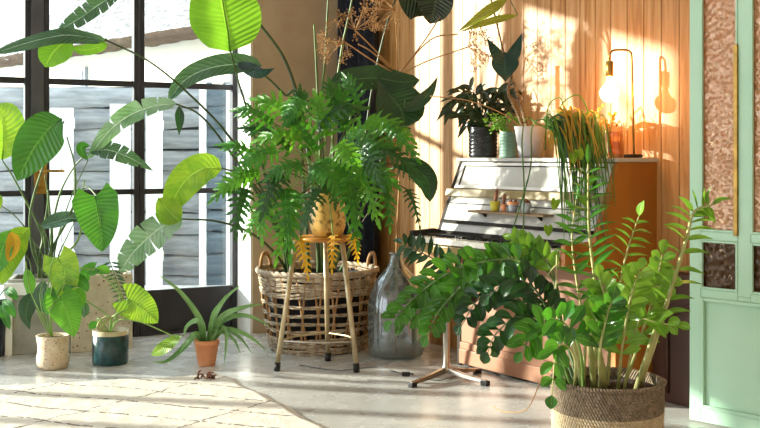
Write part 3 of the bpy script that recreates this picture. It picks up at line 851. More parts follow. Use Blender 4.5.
zs_ = H-(61-CY)*Y/FPX
obj('socket', MB().lathe([(.012, 0), (.019, -.003), (.019, -.075), (.014, -.08)][::-1], V((bxl.x, Y, zs_)), 24), 'brass', t)
zb = H-(93-CY)*Y/FPX
pr = [(.001, -.048)]+[(.048*math.sin(a), -.048*math.cos(a)) for a in [x*.2 for x in range(1, 14)]]+[(.018, .055), (.0135, .07), (.013, .085)]
obj('bulb', MB().lathe(pr, V((bxl.x, Y, zb)), 28), 'bulb', t, label='glowing round bulb')

# ---------------------------------------------------------------- green door at the right
GA = V((1.44, 4.85, 0)); GR = math.atan2(-.75, .66)
t = thing('glazed_door', 'mint green door with hammered amber glass at the right edge', 'door', GA, GR)
y0, y1 = -.02, .02
fr = MB()
fr.box((0, y0, .012), (.058, y1, 2.1)).box((.243, y0, .60), (.305, y1, 2.1)).box((.49, y0, .012), (.55, y1, 2.1))
fr.box((.058, y0, 2.02), (.49, y1, 2.1)).box((.058, y0, .012), (.49, y1, .075))
for a, b in ((.842, .882), (.58, .62)):
    fr.box((.058, y0+.001, a), (.243, y1-.001, b)).box((.305, y0+.001, a), (.49, y1-.001, b))
fr.box((.243, y0+.001, .58), (.305, y1, .60))
obj('frame', fr, 'greenpaint', t, True, bevel=.004)
mo = MB()
def rim(a, b, z0, z1, w=.01):
    mo.box((a, y0-.004, z0), (a+w, y0+.012, z1)).box((b-w, y0-.004, z0), (b, y0+.012, z1)).box((a+w, y0-.004, z0), (b-w, y0+.012, z0+w)).box((a+w, y0-.004, z1-w), (b-w, y0+.012, z1))
for a, b in ((.058, .243), (.305, .49)):
    rim(a, b, .882, 2.02); rim(a, b, .62, .842)
rim(.058, .49, .075, .58, .016)
obj('glazing_bead', mo, 'greenpaint', t, True, bevel=.003)
for a, b in ((.058, .243), (.305, .49)):
    obj('pane', bx((a, -.004, .882), (b, .004, 2.02)), 'hammered', t, True)
    obj('pane', bx((a, -.004, .62), (b, .004, .842)), 'hammered_dark', t, True, label='darker rippled brown pane')
obj('bottom_panel', MB().box((.058, -.006, .075), (.49, .008, .58)), 'greenpaint', t, True)
obj('cover_strip', bx((.228, y0-.012, .87), (.247, y0, 1.72)), 'brass', t, True, bevel=.002, label='upright brass strip')

# carved dark wood panel against the wall
c0 = KA+kd*3.13+kn*.03
cp = thing('carved_panel', 'dark brown wooden panel with an arched moulding between basket and green door', 'wooden panel', c0, KR)
obj('board', MB().box((-.32, -.02, .002), (.3, .02, .62)), 'darkwood', cp, True, bevel=.004)
ar = []
for i in range(25):
    a = math.pi*i/24; ar.append((-.02+.2*-math.cos(a), -.028, .36+.14*math.sin(a)))
obj('arched_moulding', MB().tube([(-.22, -.028, .05)]+ar+[(.18, -.028, .05)], .012, 8), 'darkwood', cp, True)
obj('top_cap', MB().box((-.34, -.035, .62), (.32, .03, .65)), 'darkwood', cp, True, bevel=.006)

# ---------------------------------------------------------------- piano stool
c = V((.365, 5.8, 0))
t = thing('swivel_stool', 'black-seated swivel stool on a steel post in front of the piano', 'stool', c)
obj('post', MB().lathe([(.026, .03), (.028, .055), (.019, .075), (.0185, .40), (.03, .405), (.03, .415)], c, 24), 'chrome', t)
obj('seat', MB().lathe([(.03, .412), (.15, .415), (.175, .43), (.178, .455), (.165, .475), (.001, .482)], c, 40), 'black', t)
for dx, dy in ((-.2, -.245), (.205, -.2), (.19, .12)):
    d = V((dx, dy, 0)); e = c+d+V((0, 0, .022)); dn = d.normalized(); s_ = V((-dn.y, dn.x, 0))
    mb = MB(); vs = []; 
    for q, w_, z0, z1 in ((c, .02, .03, .062), (c+d*.5, .015, .018, .042), (c+d, .012, .012, .03)):
        vs += [q+s_*w_+V((0, 0, z0)), q-s_*w_+V((0, 0, z0)), q-s_*w_*.7+V((0, 0, z1)), q+s_*w_*.7+V((0, 0, z1))]
    fs = [(0, 1, 2, 3), (11, 10, 9, 8)]
    for k in (0, 4): fs += [(k+i, k+4+i, k+4+(i+1) % 4, k+(i+1) % 4) for i in range(4)]
    mb.add(vs, fs, flat=True); lg = obj('leg', mb, 'chrome', t, bevel=.003)
    q = c+d*.96; m2 = MB()
    m2.add([q+s_*a+dn*b+V((0, 0, z)) for z in (0, .026) for a, b in ((-.016, -.022), (.016, -.022), (.016, .022), (-.016, .022))],
        [(3, 2, 1, 0), (4, 5, 6, 7), (0, 1, 5, 4), (1, 2, 6, 5), (2, 3, 7, 6), (3, 0, 4, 7)], flat=True)
    obj('rubber_foot', m2, 'black', lg, bevel=.004)

# cable and plug
pts = [F(362, 369), F(375, 368), F(390, 371), F(402, 375)]
t = thing('power_cable', 'thin grey cable ending in a black plug on the concrete floor', 'cable', pts[-1])
obj('cord', MB().tube([p+V((0, 0, .005)) for p in cr([F(300, 366), F(335, 371)]+pts, 6)], .003, 6), 'cable', t)
q = F(406, 376)
obj('plug', MB().box((q.x-.022, q.y-.012, .001), (q.x+.022, q.y+.012, .022)).tube([V((q.x+.02, q.y-.006, .012)), V((q.x+.042, q.y-.008, .012))], .003).tube([V((q.x+.02, q.y+.006, .012)), V((q.x+.042, q.y+.004, .012))], .003), 'black', t, bevel=.003)
obj('cord', MB().tube([p+V((0, 0, .005)) for p in cr([F(410, 377), F(422, 379), F(440, 381), F(455, 377)], 6)], .0025, 6), 'cable', t)

# ---------------------------------------------------------------- demijohn
c = V((.1, 6.45, 0)); s = .175
t = thing('demijohn', 'large clear glass demijohn on the floor beside the wicker basket', 'glass bottle', c)
pf = [(.001, .02), (s*.75, .004), (s*.93, .012), (s, .06), (s, .26), (s*.985, .33), (s*.9, .40), (s*.72, .465), (s*.48, .515), (s*.3, .55), (s*.22, .585), (s*.2, .62)]
obj('body', MB().lathe(pf, c, 56), glassmat('demijohn glass', 'b4c6ca', .14, .04, 5.0, milk=.12), t)
obj('inner_wall', MB().lathe([(r_*.965, z+.006) for r_, z in pf[:-1]], c, 56), glassmat('demijohn inner', 'f6fafa', .04, .04, 7.0), t)
obj('rim', MB().tube([c+V((s*.22*math.cos(a), s*.22*math.sin(a), .628)) for a in [k*2*math.pi/24 for k in range(24)]], .009, 8, True), glassmat('thick glass', 'b8c8c8', .2, .05), t)

# dried hogweed
b = c+V((0, 0, .02)); node = P(398, 75, 6.45)
t = thing('dried_flower_stalk', 'dried brown umbel flowers on a tall stalk standing in the demijohn', 'dried flowers', b)
obj('stalk', MB().tube(cr([b, c+V((0, 0, .6)), P(399, 190, 6.5), P(401, 130, 6.56), node], 6), .006, 7), 'dry', t)
def umbel(cx, cy, Yd, rad, path, n=22, dirn=None, sub=True):
    mb = MB(); ctr = P(cx, cy, Yd)
    st = MB().tube(cr([node]+[P(x, y, 6.35*(1-k)+Yd*k) for (x, y, k) in path]+[ctr], 5), .004, 6)
    s0 = obj('branch', st, 'dry', t)
    dn = V(dirn or (0, -.3, 1)).normalized()
    for i in range(n):
        d = V((R(-1, 1), R(-1, 1), R(-1, 1)))
        d = (d.normalized()*.85+dn*.8).normalized(); e = ctr+d*rad*R(.75, 1.05)
        mb.tube(cr([ctr, (ctr+e)/2+V((R(-.01, .01), 0, R(-.008, .008))), e], 3), .0013, 4)
        for k in range(9):
            q = e+V((R(-1, 1), R(-1, 1), R(-1, 1)))*rad*.16
            mb.tube([e, q], .0008, 3); mb.ball(q, .0045, 5, 4)
    obj('umbel', mb, 'dry', s0)
umbel(355, 30, 6.1, .15, [(375, 50, .5)], 24, (.2, -.3, .9))
umbel(395, 10, 6.2, .17, [(397, 45, .5)], 24, (-.6, -.3, -.1))
umbel(345, 42, 6.25, .16, [(375, 62, .5)], 22, (-.5, -.3, -.1))
umbel(468, 47, 6.2, .16, [(430, 60, .5)], 22, (.7, -.3, .2))
for pts in ([(425, 40), (448, 5), (470, -20)], [(430, 40), (458, 34)], [(372, 52), (358, 44)]):
    obj('branch', MB().tube(cr([node]+[P(x, y, 6.3) for x, y in pts], 5), .004, 6), 'dry', t)

# ---------------------------------------------------------------- tall wooden stool with the lobed plant
c = V((-.33, 6.05, 0)); zs = .763
t = thing('tall_stool', 'tall round wooden stool with three splayed pale legs and black feet', 'stool', c)
obj('seat', MB().lathe([(.001, zs-.024), (.158, zs-.024), (.166, zs-.018), (.167, zs-.006), (.161, zs), (.001, zs)], c+V((.01, 0, 0)), 48), 'seatwood', t)
ring = []
for top, ft in (((-.48, 5.98), F(277, 371)), ((-.215, 5.97), F(356.5, 372)), ((-.32, 6.16), F(328, 361))):
    a = V((top[0], top[1], zs-.02)); b = V((ft.x, ft.y, .03))
    lg = obj('leg', MB().tube([a, b], [.0145, .0145], 12), 'stoolleg', t)
    obj('foot_cap', MB().tube([b+(a-b).normalized()*.02, V((ft.x, ft.y, 0))], .0185, 12), 'black', lg)
    ring.append(a.lerp(b, .80))
for i in range(3):
    a, b = ring[i], ring[(i+1) % 3]; m_ = (a+b)/2; o_ = (m_-sum(ring, V())/3); m_ = m_+V((o_.x, o_.y, 0))*.45
    obj('footrest', MB().tube(cr([a, m_, b], 7), .0065, 8), 'stoolleg' if i else 'chrome', t)

c = V((-.30, 6.02, zs+.0005))
t = thing('lobed_philodendron', 'bushy plant of deeply lobed green leaves in a gold speckled pot on the stool', 'potted plant', c)
obj('pot', MB().lathe([(.07, 0), (.085, .01), (.102, .06), (.104, .12), (.098, .19), (.092, .235), (.096, .25), (.086, .25), (.084, .22), (.001, .215)], c, 48), 'goldpot', t)
obj('soil', MB().lathe([(.084, .222), (.001, .235)], c, 24), 'soil', t)
crown = c+V((0, 0, .235))
def plobe(bx_, by_, tx, ty, wpx, Y, m, droop=.0, stalk=True):
    b = P(bx_, by_, Y); e = P(tx, ty, Y-R(.0, .06)); L = (e-b).length
    md = (b+e)/2+V((0, -.1*L, .12*L))
    mb = MB(); lobed(mb, [b, md, e], .88*wpx*Y/FPX, (R(-.6, .6), -1, R(-.1, 1.0)), 7)
    lf = obj('leaf', mb, m, t)
    if stalk:
        k = (crown+b)/2+V((0, -.02, .05+.15*abs(b.x-crown.x)))
        obj('stalk', MB().tube(cr([crown+V((R(-.02, .02), R(-.02, .02), -.01)), k, b], 4), .0035, 5), 'brightstem' if R(0, 1) < .5 else 'darkstem', lf)
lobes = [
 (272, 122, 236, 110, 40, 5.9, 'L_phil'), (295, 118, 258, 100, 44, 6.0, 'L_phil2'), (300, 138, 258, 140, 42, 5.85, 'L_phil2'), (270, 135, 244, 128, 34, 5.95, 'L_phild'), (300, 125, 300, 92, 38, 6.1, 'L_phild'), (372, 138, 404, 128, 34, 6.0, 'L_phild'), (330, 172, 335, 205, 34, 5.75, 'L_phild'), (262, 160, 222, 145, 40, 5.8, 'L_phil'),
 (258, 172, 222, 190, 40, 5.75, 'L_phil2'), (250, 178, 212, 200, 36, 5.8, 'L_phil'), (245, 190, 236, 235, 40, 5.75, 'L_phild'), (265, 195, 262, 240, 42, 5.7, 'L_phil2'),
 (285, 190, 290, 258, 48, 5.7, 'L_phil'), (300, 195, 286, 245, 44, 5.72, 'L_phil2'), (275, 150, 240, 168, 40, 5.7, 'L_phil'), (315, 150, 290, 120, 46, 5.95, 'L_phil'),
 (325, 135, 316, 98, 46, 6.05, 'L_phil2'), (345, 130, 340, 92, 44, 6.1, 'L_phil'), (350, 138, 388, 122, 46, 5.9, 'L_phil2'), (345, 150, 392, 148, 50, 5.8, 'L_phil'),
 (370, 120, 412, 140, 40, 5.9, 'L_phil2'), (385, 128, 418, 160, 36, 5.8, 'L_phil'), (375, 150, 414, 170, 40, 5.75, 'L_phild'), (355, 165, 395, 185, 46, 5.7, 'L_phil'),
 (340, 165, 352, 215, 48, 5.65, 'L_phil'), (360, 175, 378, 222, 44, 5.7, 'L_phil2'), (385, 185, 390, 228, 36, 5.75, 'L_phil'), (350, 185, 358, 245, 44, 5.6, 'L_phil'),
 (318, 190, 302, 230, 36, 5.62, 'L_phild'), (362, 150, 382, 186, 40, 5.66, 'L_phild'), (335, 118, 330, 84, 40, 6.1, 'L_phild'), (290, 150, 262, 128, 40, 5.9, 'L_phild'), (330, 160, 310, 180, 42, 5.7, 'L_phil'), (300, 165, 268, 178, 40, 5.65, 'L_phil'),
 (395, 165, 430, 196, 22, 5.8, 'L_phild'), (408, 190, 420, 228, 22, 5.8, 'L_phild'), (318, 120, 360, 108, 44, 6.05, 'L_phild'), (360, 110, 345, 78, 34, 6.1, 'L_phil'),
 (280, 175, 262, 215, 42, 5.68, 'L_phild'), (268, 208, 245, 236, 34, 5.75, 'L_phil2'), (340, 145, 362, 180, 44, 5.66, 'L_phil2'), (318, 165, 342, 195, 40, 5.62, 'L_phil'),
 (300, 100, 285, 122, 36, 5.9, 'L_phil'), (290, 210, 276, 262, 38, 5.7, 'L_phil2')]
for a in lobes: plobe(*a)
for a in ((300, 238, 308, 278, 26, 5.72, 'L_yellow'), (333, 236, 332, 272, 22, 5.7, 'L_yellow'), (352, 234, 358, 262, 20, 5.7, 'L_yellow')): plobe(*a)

# ---------------------------------------------------------------- wicker basket with the giant paddle-leaf plant
c = V((-.40, 6.74, 0))
t = thing('wicker_basket', 'large round open-weave wicker basket with loop handles behind the tall stool', 'basket', c)
r0, r1, hh = .305, .375, .50
def wr(z): return r0+(r1-r0)*(z/hh)**.8
mb = MB()
for z, dens in [(k*.016+.008, 1) for k in range(6)]+[(.14, 0), (.185, 0), (.24, 0), (.30, 0)]+[(.36+k*.016, 1) for k in range(8)]:
    ph = R(0, 6); n = 96
    for dz, sgn in ((0, 1), (.007, -1)) if dens else ((0, 1), (.010, -1)):
        mb.tube([c+V(((wr(z)+.006*sgn*math.sin(a*22))*math.cos(a), (wr(z)+.006*sgn*math.sin(a*22))*math.sin(a), z+dz+.006*math.sin(a*3+ph)+R(-.002, .002))) for a in [k*2*math.pi/n for k in range(n)]], .0062, 5, True)
obj('woven_rows', mb, 'wicker', t)
mb = MB()
for k in range(44):
    a = k*2*math.pi/44; tw = .16*(1 if k % 2 else -1)
    mb.tube([c+V((wr(z)*math.cos(a+tw*z/hh), wr(z)*math.sin(a+tw*z/hh), z+.004)) for z in (0, .12, .25, .37, .49)], .0072, 6)
obj('stakes', mb, 'wickerbrown', t)
mb = MB()
for j in range(3):
    mb.tube([c+V(((r1+.006+.008*math.sin(a*16+j*2.1))*math.cos(a), (r1+.006+.008*math.sin(a*16+j*2.1))*math.sin(a), hh+.008*math.cos(a*16+j*2.1))) for a in [k*2*math.pi/128 for k in range(128)]], .011, 6, True)
obj('rim', mb, 'wicker', t)
for sd in (-1, 1):
    mb = MB()
    for j in range(2):
        pts = []
        for i in range(13):
            a = math.pi*i/12; tt = (0.35 if sd > 0 else math.pi-.35)-math.cos(a)*.2
            pts.append(c+V((r1*math.cos(tt), r1*math.sin(tt)*.9, hh+.09*math.sin(a)+.006*j)))
        mb.tube(pts, .011, 7)
    obj('handle', mb, 'wickerbrown', t)
obj('liner', MB().lathe([(r0-.035, .012), (r1-.045, hh-.03), (r1-.055, hh-.03), (r0-.045, .03), (.001, .02)], c, 40), 'liner', t)

bp = thing('giant_paddle_plant', 'huge arching paddle-leafed plant growing from the large wicker basket', 'potted plant', c+V((0, 0, .02)))
obj('pot', MB().lathe([(.18, .02), (.24, .40), (.22, .40), (.001, .36)], c, 32), 'darkpot', bp)
obj('soil', MB().lathe([(.22, .401), (.001, .41)], c, 24), 'soil', bp)
def pts_(l, Y0, Y1):
    n = len(l)-1; return [P(x, y, Y0+(Y1-Y0)*i/n) for i, (x, y) in enumerate(l)]
def paddle(T, stalk, blade, wpx, Y0, Y1, m, kind='paddle', nrm=(0, -1, .2), torn=0, fold=.3, r=.011, sm='stem', curl=0, Yt=None, wave=.06, base=None, label=None, n=14, mm=3):
    Yt = Yt or Y1
    mb = MB()
    if blade:
        bl = pts_(blade, Y1, Yt); leaf(mb, bl, wpx*((Y1+Yt)/2)/FPX, nrm, fold, kind, n, mm, wave, curl, torn)
        lf = obj('leaf', mb, m, T, label=label)
    st = pts_(stalk, Y0, Y1)
    if base is not None: st = [base]+st
    q = cr(st, 7); k = len(q)-1
    s_ = MB().tube(q, [r*(1-.55*i/k) for i in range(k+1)], 8)
    obj('stalk', s_, sm, lf if blade else T)
base = c+V((0, 0, .40))
B1 = lambda dx: base+V((dx, 0, 0))
# upright bright leaf
paddle(bp, [(283, 235), (262, 165), (247, 110), (238, 80), (230, 50)], [(230, 52), (227, 25), (222, 0), (218, -45)], 72, 6.6, 6.2, 'L_bright', nrm=(.15, -1, .05), fold=.14, base=B1(-.15), sm='darkstem', label='broad sunlit bright green leaf', wave=.04)
# long arching stalk, leaf at far left
paddle(bp, [(283, 245), (262, 190), (228, 135), (190, 95), (150, 62), (106, 40)], [(108, 41), (85, 37), (65, 35), (42, 39), (20, 45), (-8, 54)], 17, 6.6, 5.9, 'L_grey_sheen', nrm=(.1, -1, .3), fold=.1, curl=.2, base=B1(-.2), sm='darkstem', label='leaf drooping at the far left, grey sky sheen in its colour', Yt=5.7, wave=.12)
paddle(bp, [(106, 40), (104, 41)], [(72, 38), (62, 44), (52, 54), (45, 67)], 34, 5.9, 5.88, 'L_bright', nrm=(0, -1, .1), fold=.1, label='bright hanging half of the arched leaf')
paddle(bp, [(92, 40), (90, 41)], [(108, 44), (96, 48), (84, 50), (72, 48)], 12, 5.9, 5.88, 'L_bright', nrm=(0, -1, .1), fold=.1, label='bright hanging half of the arched leaf')
# torn leaf in the middle left
paddle(bp, [(285, 250), (255, 190), (225, 145), (200, 115), (176, 104)], [(176, 104), (155, 106), (132, 114), (110, 130), (88, 158)], 22, 6.6, 6.1, 'L_glare', torn=4, nrm=(.3, -1, .5), fold=.2, base=B1(-.18), sm='darkstem', label='torn leaf, pale with painted glare')
paddle(bp, [(180, 104), (179, 106)], [(179, 106), (180, 120), (179, 136)], 10, 6.1, 6.08, 'L_deep', kind='lance', r=.004)
# light folded leaf at the frame edge
paddle(bp, [(298, 108), (285, 95), (270, 80), (262, 74)], [(262, 66), (240, 64), (210, 68), (185, 80), (168, 101)], 24, 6.4, 6.3, 'L_grey_sheen', nrm=(0, -1, .3), fold=.25, sm='darkstem', base=B1(-.05), label='pale folded leaf in front of the frame')
paddle(bp, [(262, 74), (262, 75)], [(237, 63), (250, 69), (262, 73), (275, 68)], 14, 6.3, 6.28, 'L_heart', nrm=(0, -1, -.2), kind='lance', fold=.2, r=.004, label='dark curled leaf tip')
# leaf with dark rib
paddle(bp, [(285, 245), (262, 195), (240, 175), (222, 168)], [(222, 169), (205, 168), (188, 178), (176, 195), (168, 212)], 34, 6.6, 6.2, 'L_lime', nrm=(.2, -1, .2), fold=.15, base=B1(-.12), sm='darkstem', label='yellow green leaf bending over the lower bar', wave=.06)
# low arch with torn leaf, glare in its colour
paddle(bp, [(285, 268), (268, 246), (245, 230), (215, 221), (182, 219)], [(182, 219), (165, 225), (148, 238), (132, 254), (120, 272)], 34, 6.6, 6.15, 'L_glare', torn=8, nrm=(.2, -1, .5), fold=.2, base=B1(-.22), sm='darkstem', label='low torn leaf, pale with painted glare')
paddle(bp, [(182, 219), (181, 220)], [(158, 198), (170, 212), (180, 222)], 28, 6.15, 6.14, 'L_lime', kind='ellipse', nrm=(0, -1, 0), fold=.1, r=.005)
# stalk going up and over
paddle(bp, [(318, 250), (308, 150), (300, 105), (285, 60), (262, 27), (235, -5), (200, -40)], None, 0, 6.7, 6.3, None, r=.014, sm='darkstem', base=B1(0))
paddle(bp, [(200, -40), (160, -25), (120, -8)], [(118, -6), (100, 4), (80, 18), (58, 31)], 22, 6.3, 6.1, 'L_grey_sheen', nrm=(.3, -1, .4), fold=.3, torn=7, label='grey leaf hanging in from above', r=.006)
for l in ([(322, 250), (320, 150), (316, 60), (314, 24)], [(330, 250), (321, 120), (325, 60), (329, -20)], [(335, 250), (333, 130), (340, 60), (350, 10), (356, -20)], [(328, 250), (322, 180), (306, 100)]):
    paddle(bp, l, None, 0, 6.7, 6.65, None, r=.011, sm='stem', base=B1(.03))
# dark leaves to the right
paddle(bp, [(340, 250), (345, 180), (350, 120), (362, 92), (372, 86)], [(330, 82), (350, 80), (375, 78), (400, 82), (420, 80)], 26, 6.7, 6.4, 'L_deep', nrm=(0, -1, .2), fold=.2, base=B1(.05), label='large dark leaf in shade', wave=.08)
paddle(bp, [(372, 84), (373, 84)], [(378, 78), (390, 95), (402, 112), (404, 128)], 50, 6.38, 6.37, 'L_deep', kind='obov', nrm=(-.1, -1, .1), fold=.12, label='large dark hanging half leaf', r=.004)
paddle(bp, [(405, 100), (404, 108)], [(402, 112), (418, 104), (430, 92), (438, 76)], 14, 6.37, 6.3, 'L_deep', kind='lance', nrm=(0, -1, .4), r=.004)
paddle(bp, [(350, 250), (360, 180), (372, 90), (388, 20), (400, -10)], [(398, -22), (410, -4), (424, 6), (430, 14)], 42, 6.7, 6.35, 'L_black', kind='obov', nrm=(0, -1, .2), fold=.2, sm='darkstem', base=B1(.08), label='dark leaf at the top edge')
paddle(bp, [(404, -14), (420, -16)], [(430, -24), (436, -6), (434, 10), (430, 24)], 36, 6.35, 6.3, 'L_black', kind='ellipse', nrm=(0, -1, .2), fold=.2, r=.005, label='dark leaf at the top edge')
paddle(bp, [(350, 250), (362, 210), (382, 175), (400, 166)], [(400, 165), (415, 168), (428, 182), (430, 202)], 24, 6.6, 6.2, 'L_deep', nrm=(-.2, -1, .2), fold=.3, base=B1(.1), kind='ellipse', label='dark glossy leaf beside the planks')
obj('support_cane', MB().tube([P(362, 222, 6.0), P(394, 173, 6.1)], .003, 6), 'chrome', bp, label='thin pale support cane')
for a, b, w_ in (((395, 140), (428, 152), 18), ((372, 128), (392, 118), 16)):
    pass

# ---------------------------------------------------------------- left planter with paddle leaves
pc = F(45, 356)                     # crate
def boxyaw(name, label, cat, px0, px1, ybase, ytop, depth, m, yaw, hollow=.03, rimm=None):
    a = F(px0, ybase); b = F(px1, ybase); w_ = (b-a).length
    Yb = a.y; h = H-(ytop-CY)*Yb/FPX
    cc = (a+b)/2; rot = yaw
    tt = thing(name, label, cat, cc, rot)
    mb = MB(); x0, x1, y0, y1 = -w_/2, w_/2, 0, depth
    mb.box((x0, y0, 0), (x1, y0+hollow, h)).box((x0, y1-hollow, 0), (x1, y1, h)).box((x0, y0+hollow, 0), (x0+hollow, y1-hollow, h)).box((x1-hollow, y0+hollow, 0), (x1, y1-hollow, h)).box((x0+hollow, y0+hollow, 0), (x1-hollow, y1-hollow, .03))
    obj('body', mb, m, tt, True, bevel=.006)
    obj('soil', bx((x0+hollow+.001, y0+hollow+.001, h-.06), (x1-hollow-.001, y1-hollow-.001, h-.04)), 'soil', tt, True)
    return tt, h, cc, w_
g1, gh, gc, gw = boxyaw('planter_crate', 'grey slatted planter crate with a pale rim, behind the speckled pot', 'planter', 9, 69, 354, 279, .34, 'greybox', .22)
obj('rim_board', MB().box((-gw/2-.02, -.025, gh-.095), (gw/2+.0, -.001, gh-.02)), 'whiteout', g1, True, bevel=.003)
obj('corner_batten', MB().box((-gw/2-.012, -.02, 0), (-gw/2+.03, -.001, gh-.095)), 'whiteout', g1, True, bevel=.003)
g2, _, _, _ = boxyaw('concrete_planter', 'pale stained concrete planter standing close to the glass doors', 'planter', 72, 132, 351, 275, .30, 'specked_concrete', .35)

bl = thing('paddle_leaf_plant', 'paddle-leafed plant with many upright stalks in the grey planter crate', 'potted plant', gc+V((0, .15, gh-.045)))
base = gc+V((0, .17, gh-.045))
def pad(stalk, blade, w_, m, **k):
    k.setdefault('sm', 'stem'); k.setdefault('r', .009); dx = k.pop('dx', 0)
    paddle(bl, stalk, blade, w_, 6.3, k.pop('Y1', 6.1), m, base=base+V((dx, 0, 0)), **k)
pad([(34, 255), (30, 215), (42, 170), (58, 135), (64, 121)], [(62, 119), (50, 128), (33, 150), (17, 181)], 46, 'L_banana', nrm=(.35, -1, .1), fold=.3, Y1=5.85, kind='ellipse', label='large dark green leaf with pale midrib', n=16)
pad([(46, 250), (44, 230), (48, 200), (45, 175)], None, 0, None)
pad([(50, 255), (72, 210), (75, 170), (67, 137)], None, 0, None, dx=.05, Y1=5.9)
pad([(52, 255), (66, 222), (84, 188), (98, 197)], [(95, 196), (98, 212), (101, 232), (102, 252)], 46, 'L_banana', kind='heart', nrm=(.1, -1, .2), fold=.2, dx=.08, Y1=5.95, label='hanging dark green leaf')
pad([(50, 250), (58, 200), (72, 170), (88, 152)], [(90, 152), (108, 150), (130, 158), (154, 171)], 22, 'L_grey_sheen', nrm=(0, -1, .7), fold=.2, kind='lance', dx=.05, Y1=6.1, torn=7, label='white-striped narrow leaf')
pad([(55, 250), (70, 200), (88, 160)], [(88, 160), (82, 152), (82, 146), (90, 146)], 10, 'L_phil', kind='ellipse', Y1=6.05, dx=.05, r=.006)
pad([(40, 255), (42, 235), (28, 205), (12, 175), (2, 160)], [(2, 160), (4, 140), (2, 118), (-6, 105)], 46, 'L_lime', kind='ellipse', nrm=(.2, -1, .1), Y1=6.2, dx=-.05, label='yellow green leaf at the left edge')
pad([(38, 258), (30, 235), (14, 215), (0, 205)], [(2, 196), (-6, 205), (-14, 215)], 20, 'L_lime', kind='ellipse', Y1=6.1, dx=-.06, r=.006)
pad([(58, 258), (68, 235), (78, 215)], [(40, 226), (55, 222), (72, 218), (84, 222)], 18, 'L_grey_sheen', kind='lance', nrm=(0, -1, .6), Y1=6.15, dx=.06, r=.006)
pad([(60, 262), (78, 240), (82, 215), (84, 180)], None, 0, None, dx=.09, sm='brightstem')
pad([(52, 262), (46, 235), (36, 220)], [(30, 228), (18, 240), (6, 262), (2, 285)], 30, 'L_lime', kind='ellipse', Y1=5.95, dx=-.02, r=.006, nrm=(.2, -1, .2))
pad([(30, 262), (20, 250), (10, 240)], [(10, 230), (2, 250), (-4, 275)], 26, 'L_phil2', kind='ellipse', Y1=5.9, dx=-.1, r=.006)
pad([(44, 262), (40, 250), (32, 240)], [(10, 232), (14, 244), (8, 262)], 16, 'L_yellow', kind='ellipse', Y1=5.88, dx=-.06, r=.005)
pad([(48, 265), (52, 240), (50, 215), (48, 190)], None, 0, None, dx=.02, r=.012)
# spiky silver frond
mb = MB()
for k in range(12):
    q = P(111+k*1.4, 262+k*4.0, 6.15); 
    for sd in (-1, 1): leaf(mb, [q, q+V((sd*.06, -.01, -.02+R(-.01, .01)))], .014, (0, -1, .4), .2, 'lance', 5, 1)
sp = obj('fern_frond', mb, 'L_grey_sheen', g2); obj('stalk', MB().tube([P(108, 256, 6.16), P(118, 285, 6.15), P(128, 310, 6.15)], .003, 5), 'stem', sp)

# dark pot and leaves at the very left edge
c = F(-16, 356)
t = thing('potted_plant', 'dark blue pot cut off by the left edge of the photo', 'potted plant', c)
obj('pot', MB().lathe([(.11, 0), (.12, .02), (.14, .26), (.145, .28), (.125, .28), (.001, .24)], c, 36), 'darkpot', t)
for a, b in (((2, 300), (16, 318)), ((0, 305), (10, 330)), ((4, 290), (18, 300))):
    mb = MB(); leaf(mb, [P(*a, c.y-.1), P((a[0]+b[0])/2, (a[1]+b[1])/2-3, c.y-.14), P(*b, c.y-.16)], .06, (0, -1, .4), .3, 'ellipse', 7, 2)
    lf = obj('leaf', mb, 'L_phil', t); obj('stalk', MB().tube(cr([c+V((0, 0, .24)), P(*a, c.y-.1)], 4), .003, 5), 'stem', lf)

# ---------------------------------------------------------------- speckled pot
c = F(48, 371)+V((0, .09, 0)); r = .092; h = .19
t = thing('potted_plant', 'speckled stoneware pot of big drooping yellow-green leaves', 'potted plant', c)
obj('pot', MB().lathe([(r*.85, 0), (r*.97, .02), (r*1.0, .06), (r*.93, .10), (r*.92, .13), (r*1.03, h), (r*.93, h), (r*.88, .16), (.001, .165)], c, 44), 'speckpot', t)
obj('soil', MB().lathe([(r*.88, .168), (.001, .172)], c, 24), 'soil', t)
base = c+V((0, 0, .17))
def hleaf(T, base, stalk, blade, w_, Y, m, kind='heart', nrm=(.1, -1, .2), r=.004, fold=.2, label=None, sm='brightstem', wave=.05, dY=0, hb=.2):
    mb = MB(); bl_ = pts_(blade, Y, Y+dY); leaf(mb, bl_, w_*Y/FPX, nrm, fold, kind, 12, 3, wave, .1, heartback=hb)
    lf = obj('leaf', mb, m, T, label=label)
    st = [base]+[P(x, y, Y) for x, y in stalk]+[bl_[0]]
    obj('stalk', MB().tube(cr(st, 5), [r]*(5*(len(st)-1)+1) if len(st) > 2 else r, 6), sm, lf)
hleaf(t, base, [(46, 310), (52, 262)], [(58, 258), (64, 272), (64, 288), (62, 302)], 38, 5.85, 'L_lime', label='yellow green top leaf', nrm=(-.2, -1, .2))
hleaf(t, base, [(50, 312), (58, 298)], [(60, 297), (66, 310), (70, 322), (74, 337)], 34, 5.8, 'L_phil2', label='large green lower leaf')
hleaf(t, base, [(44, 318), (40, 295)], [(44, 280), (42, 292), (42, 304), (46, 312)], 18, 5.85, 'L_grey_sheen', kind='ellipse')
hleaf(t, base, [(42, 322), (36, 306)], [(33, 292), (28, 304), (26, 316), (30, 330)], 18, 5.85, 'L_deep', kind='lance', label='dark narrow leaf')
hleaf(t, base, [(50, 315), (60, 290)], [(66, 284), (76, 280), (84, 284), (88, 292)], 16, 5.85, 'L_phil', nrm=(0, -1, .5))
hleaf(t, base, [(52, 318), (64, 300)], [(72, 292), (80, 296), (84, 308)], 14, 5.85, 'L_phil2', kind='lance')
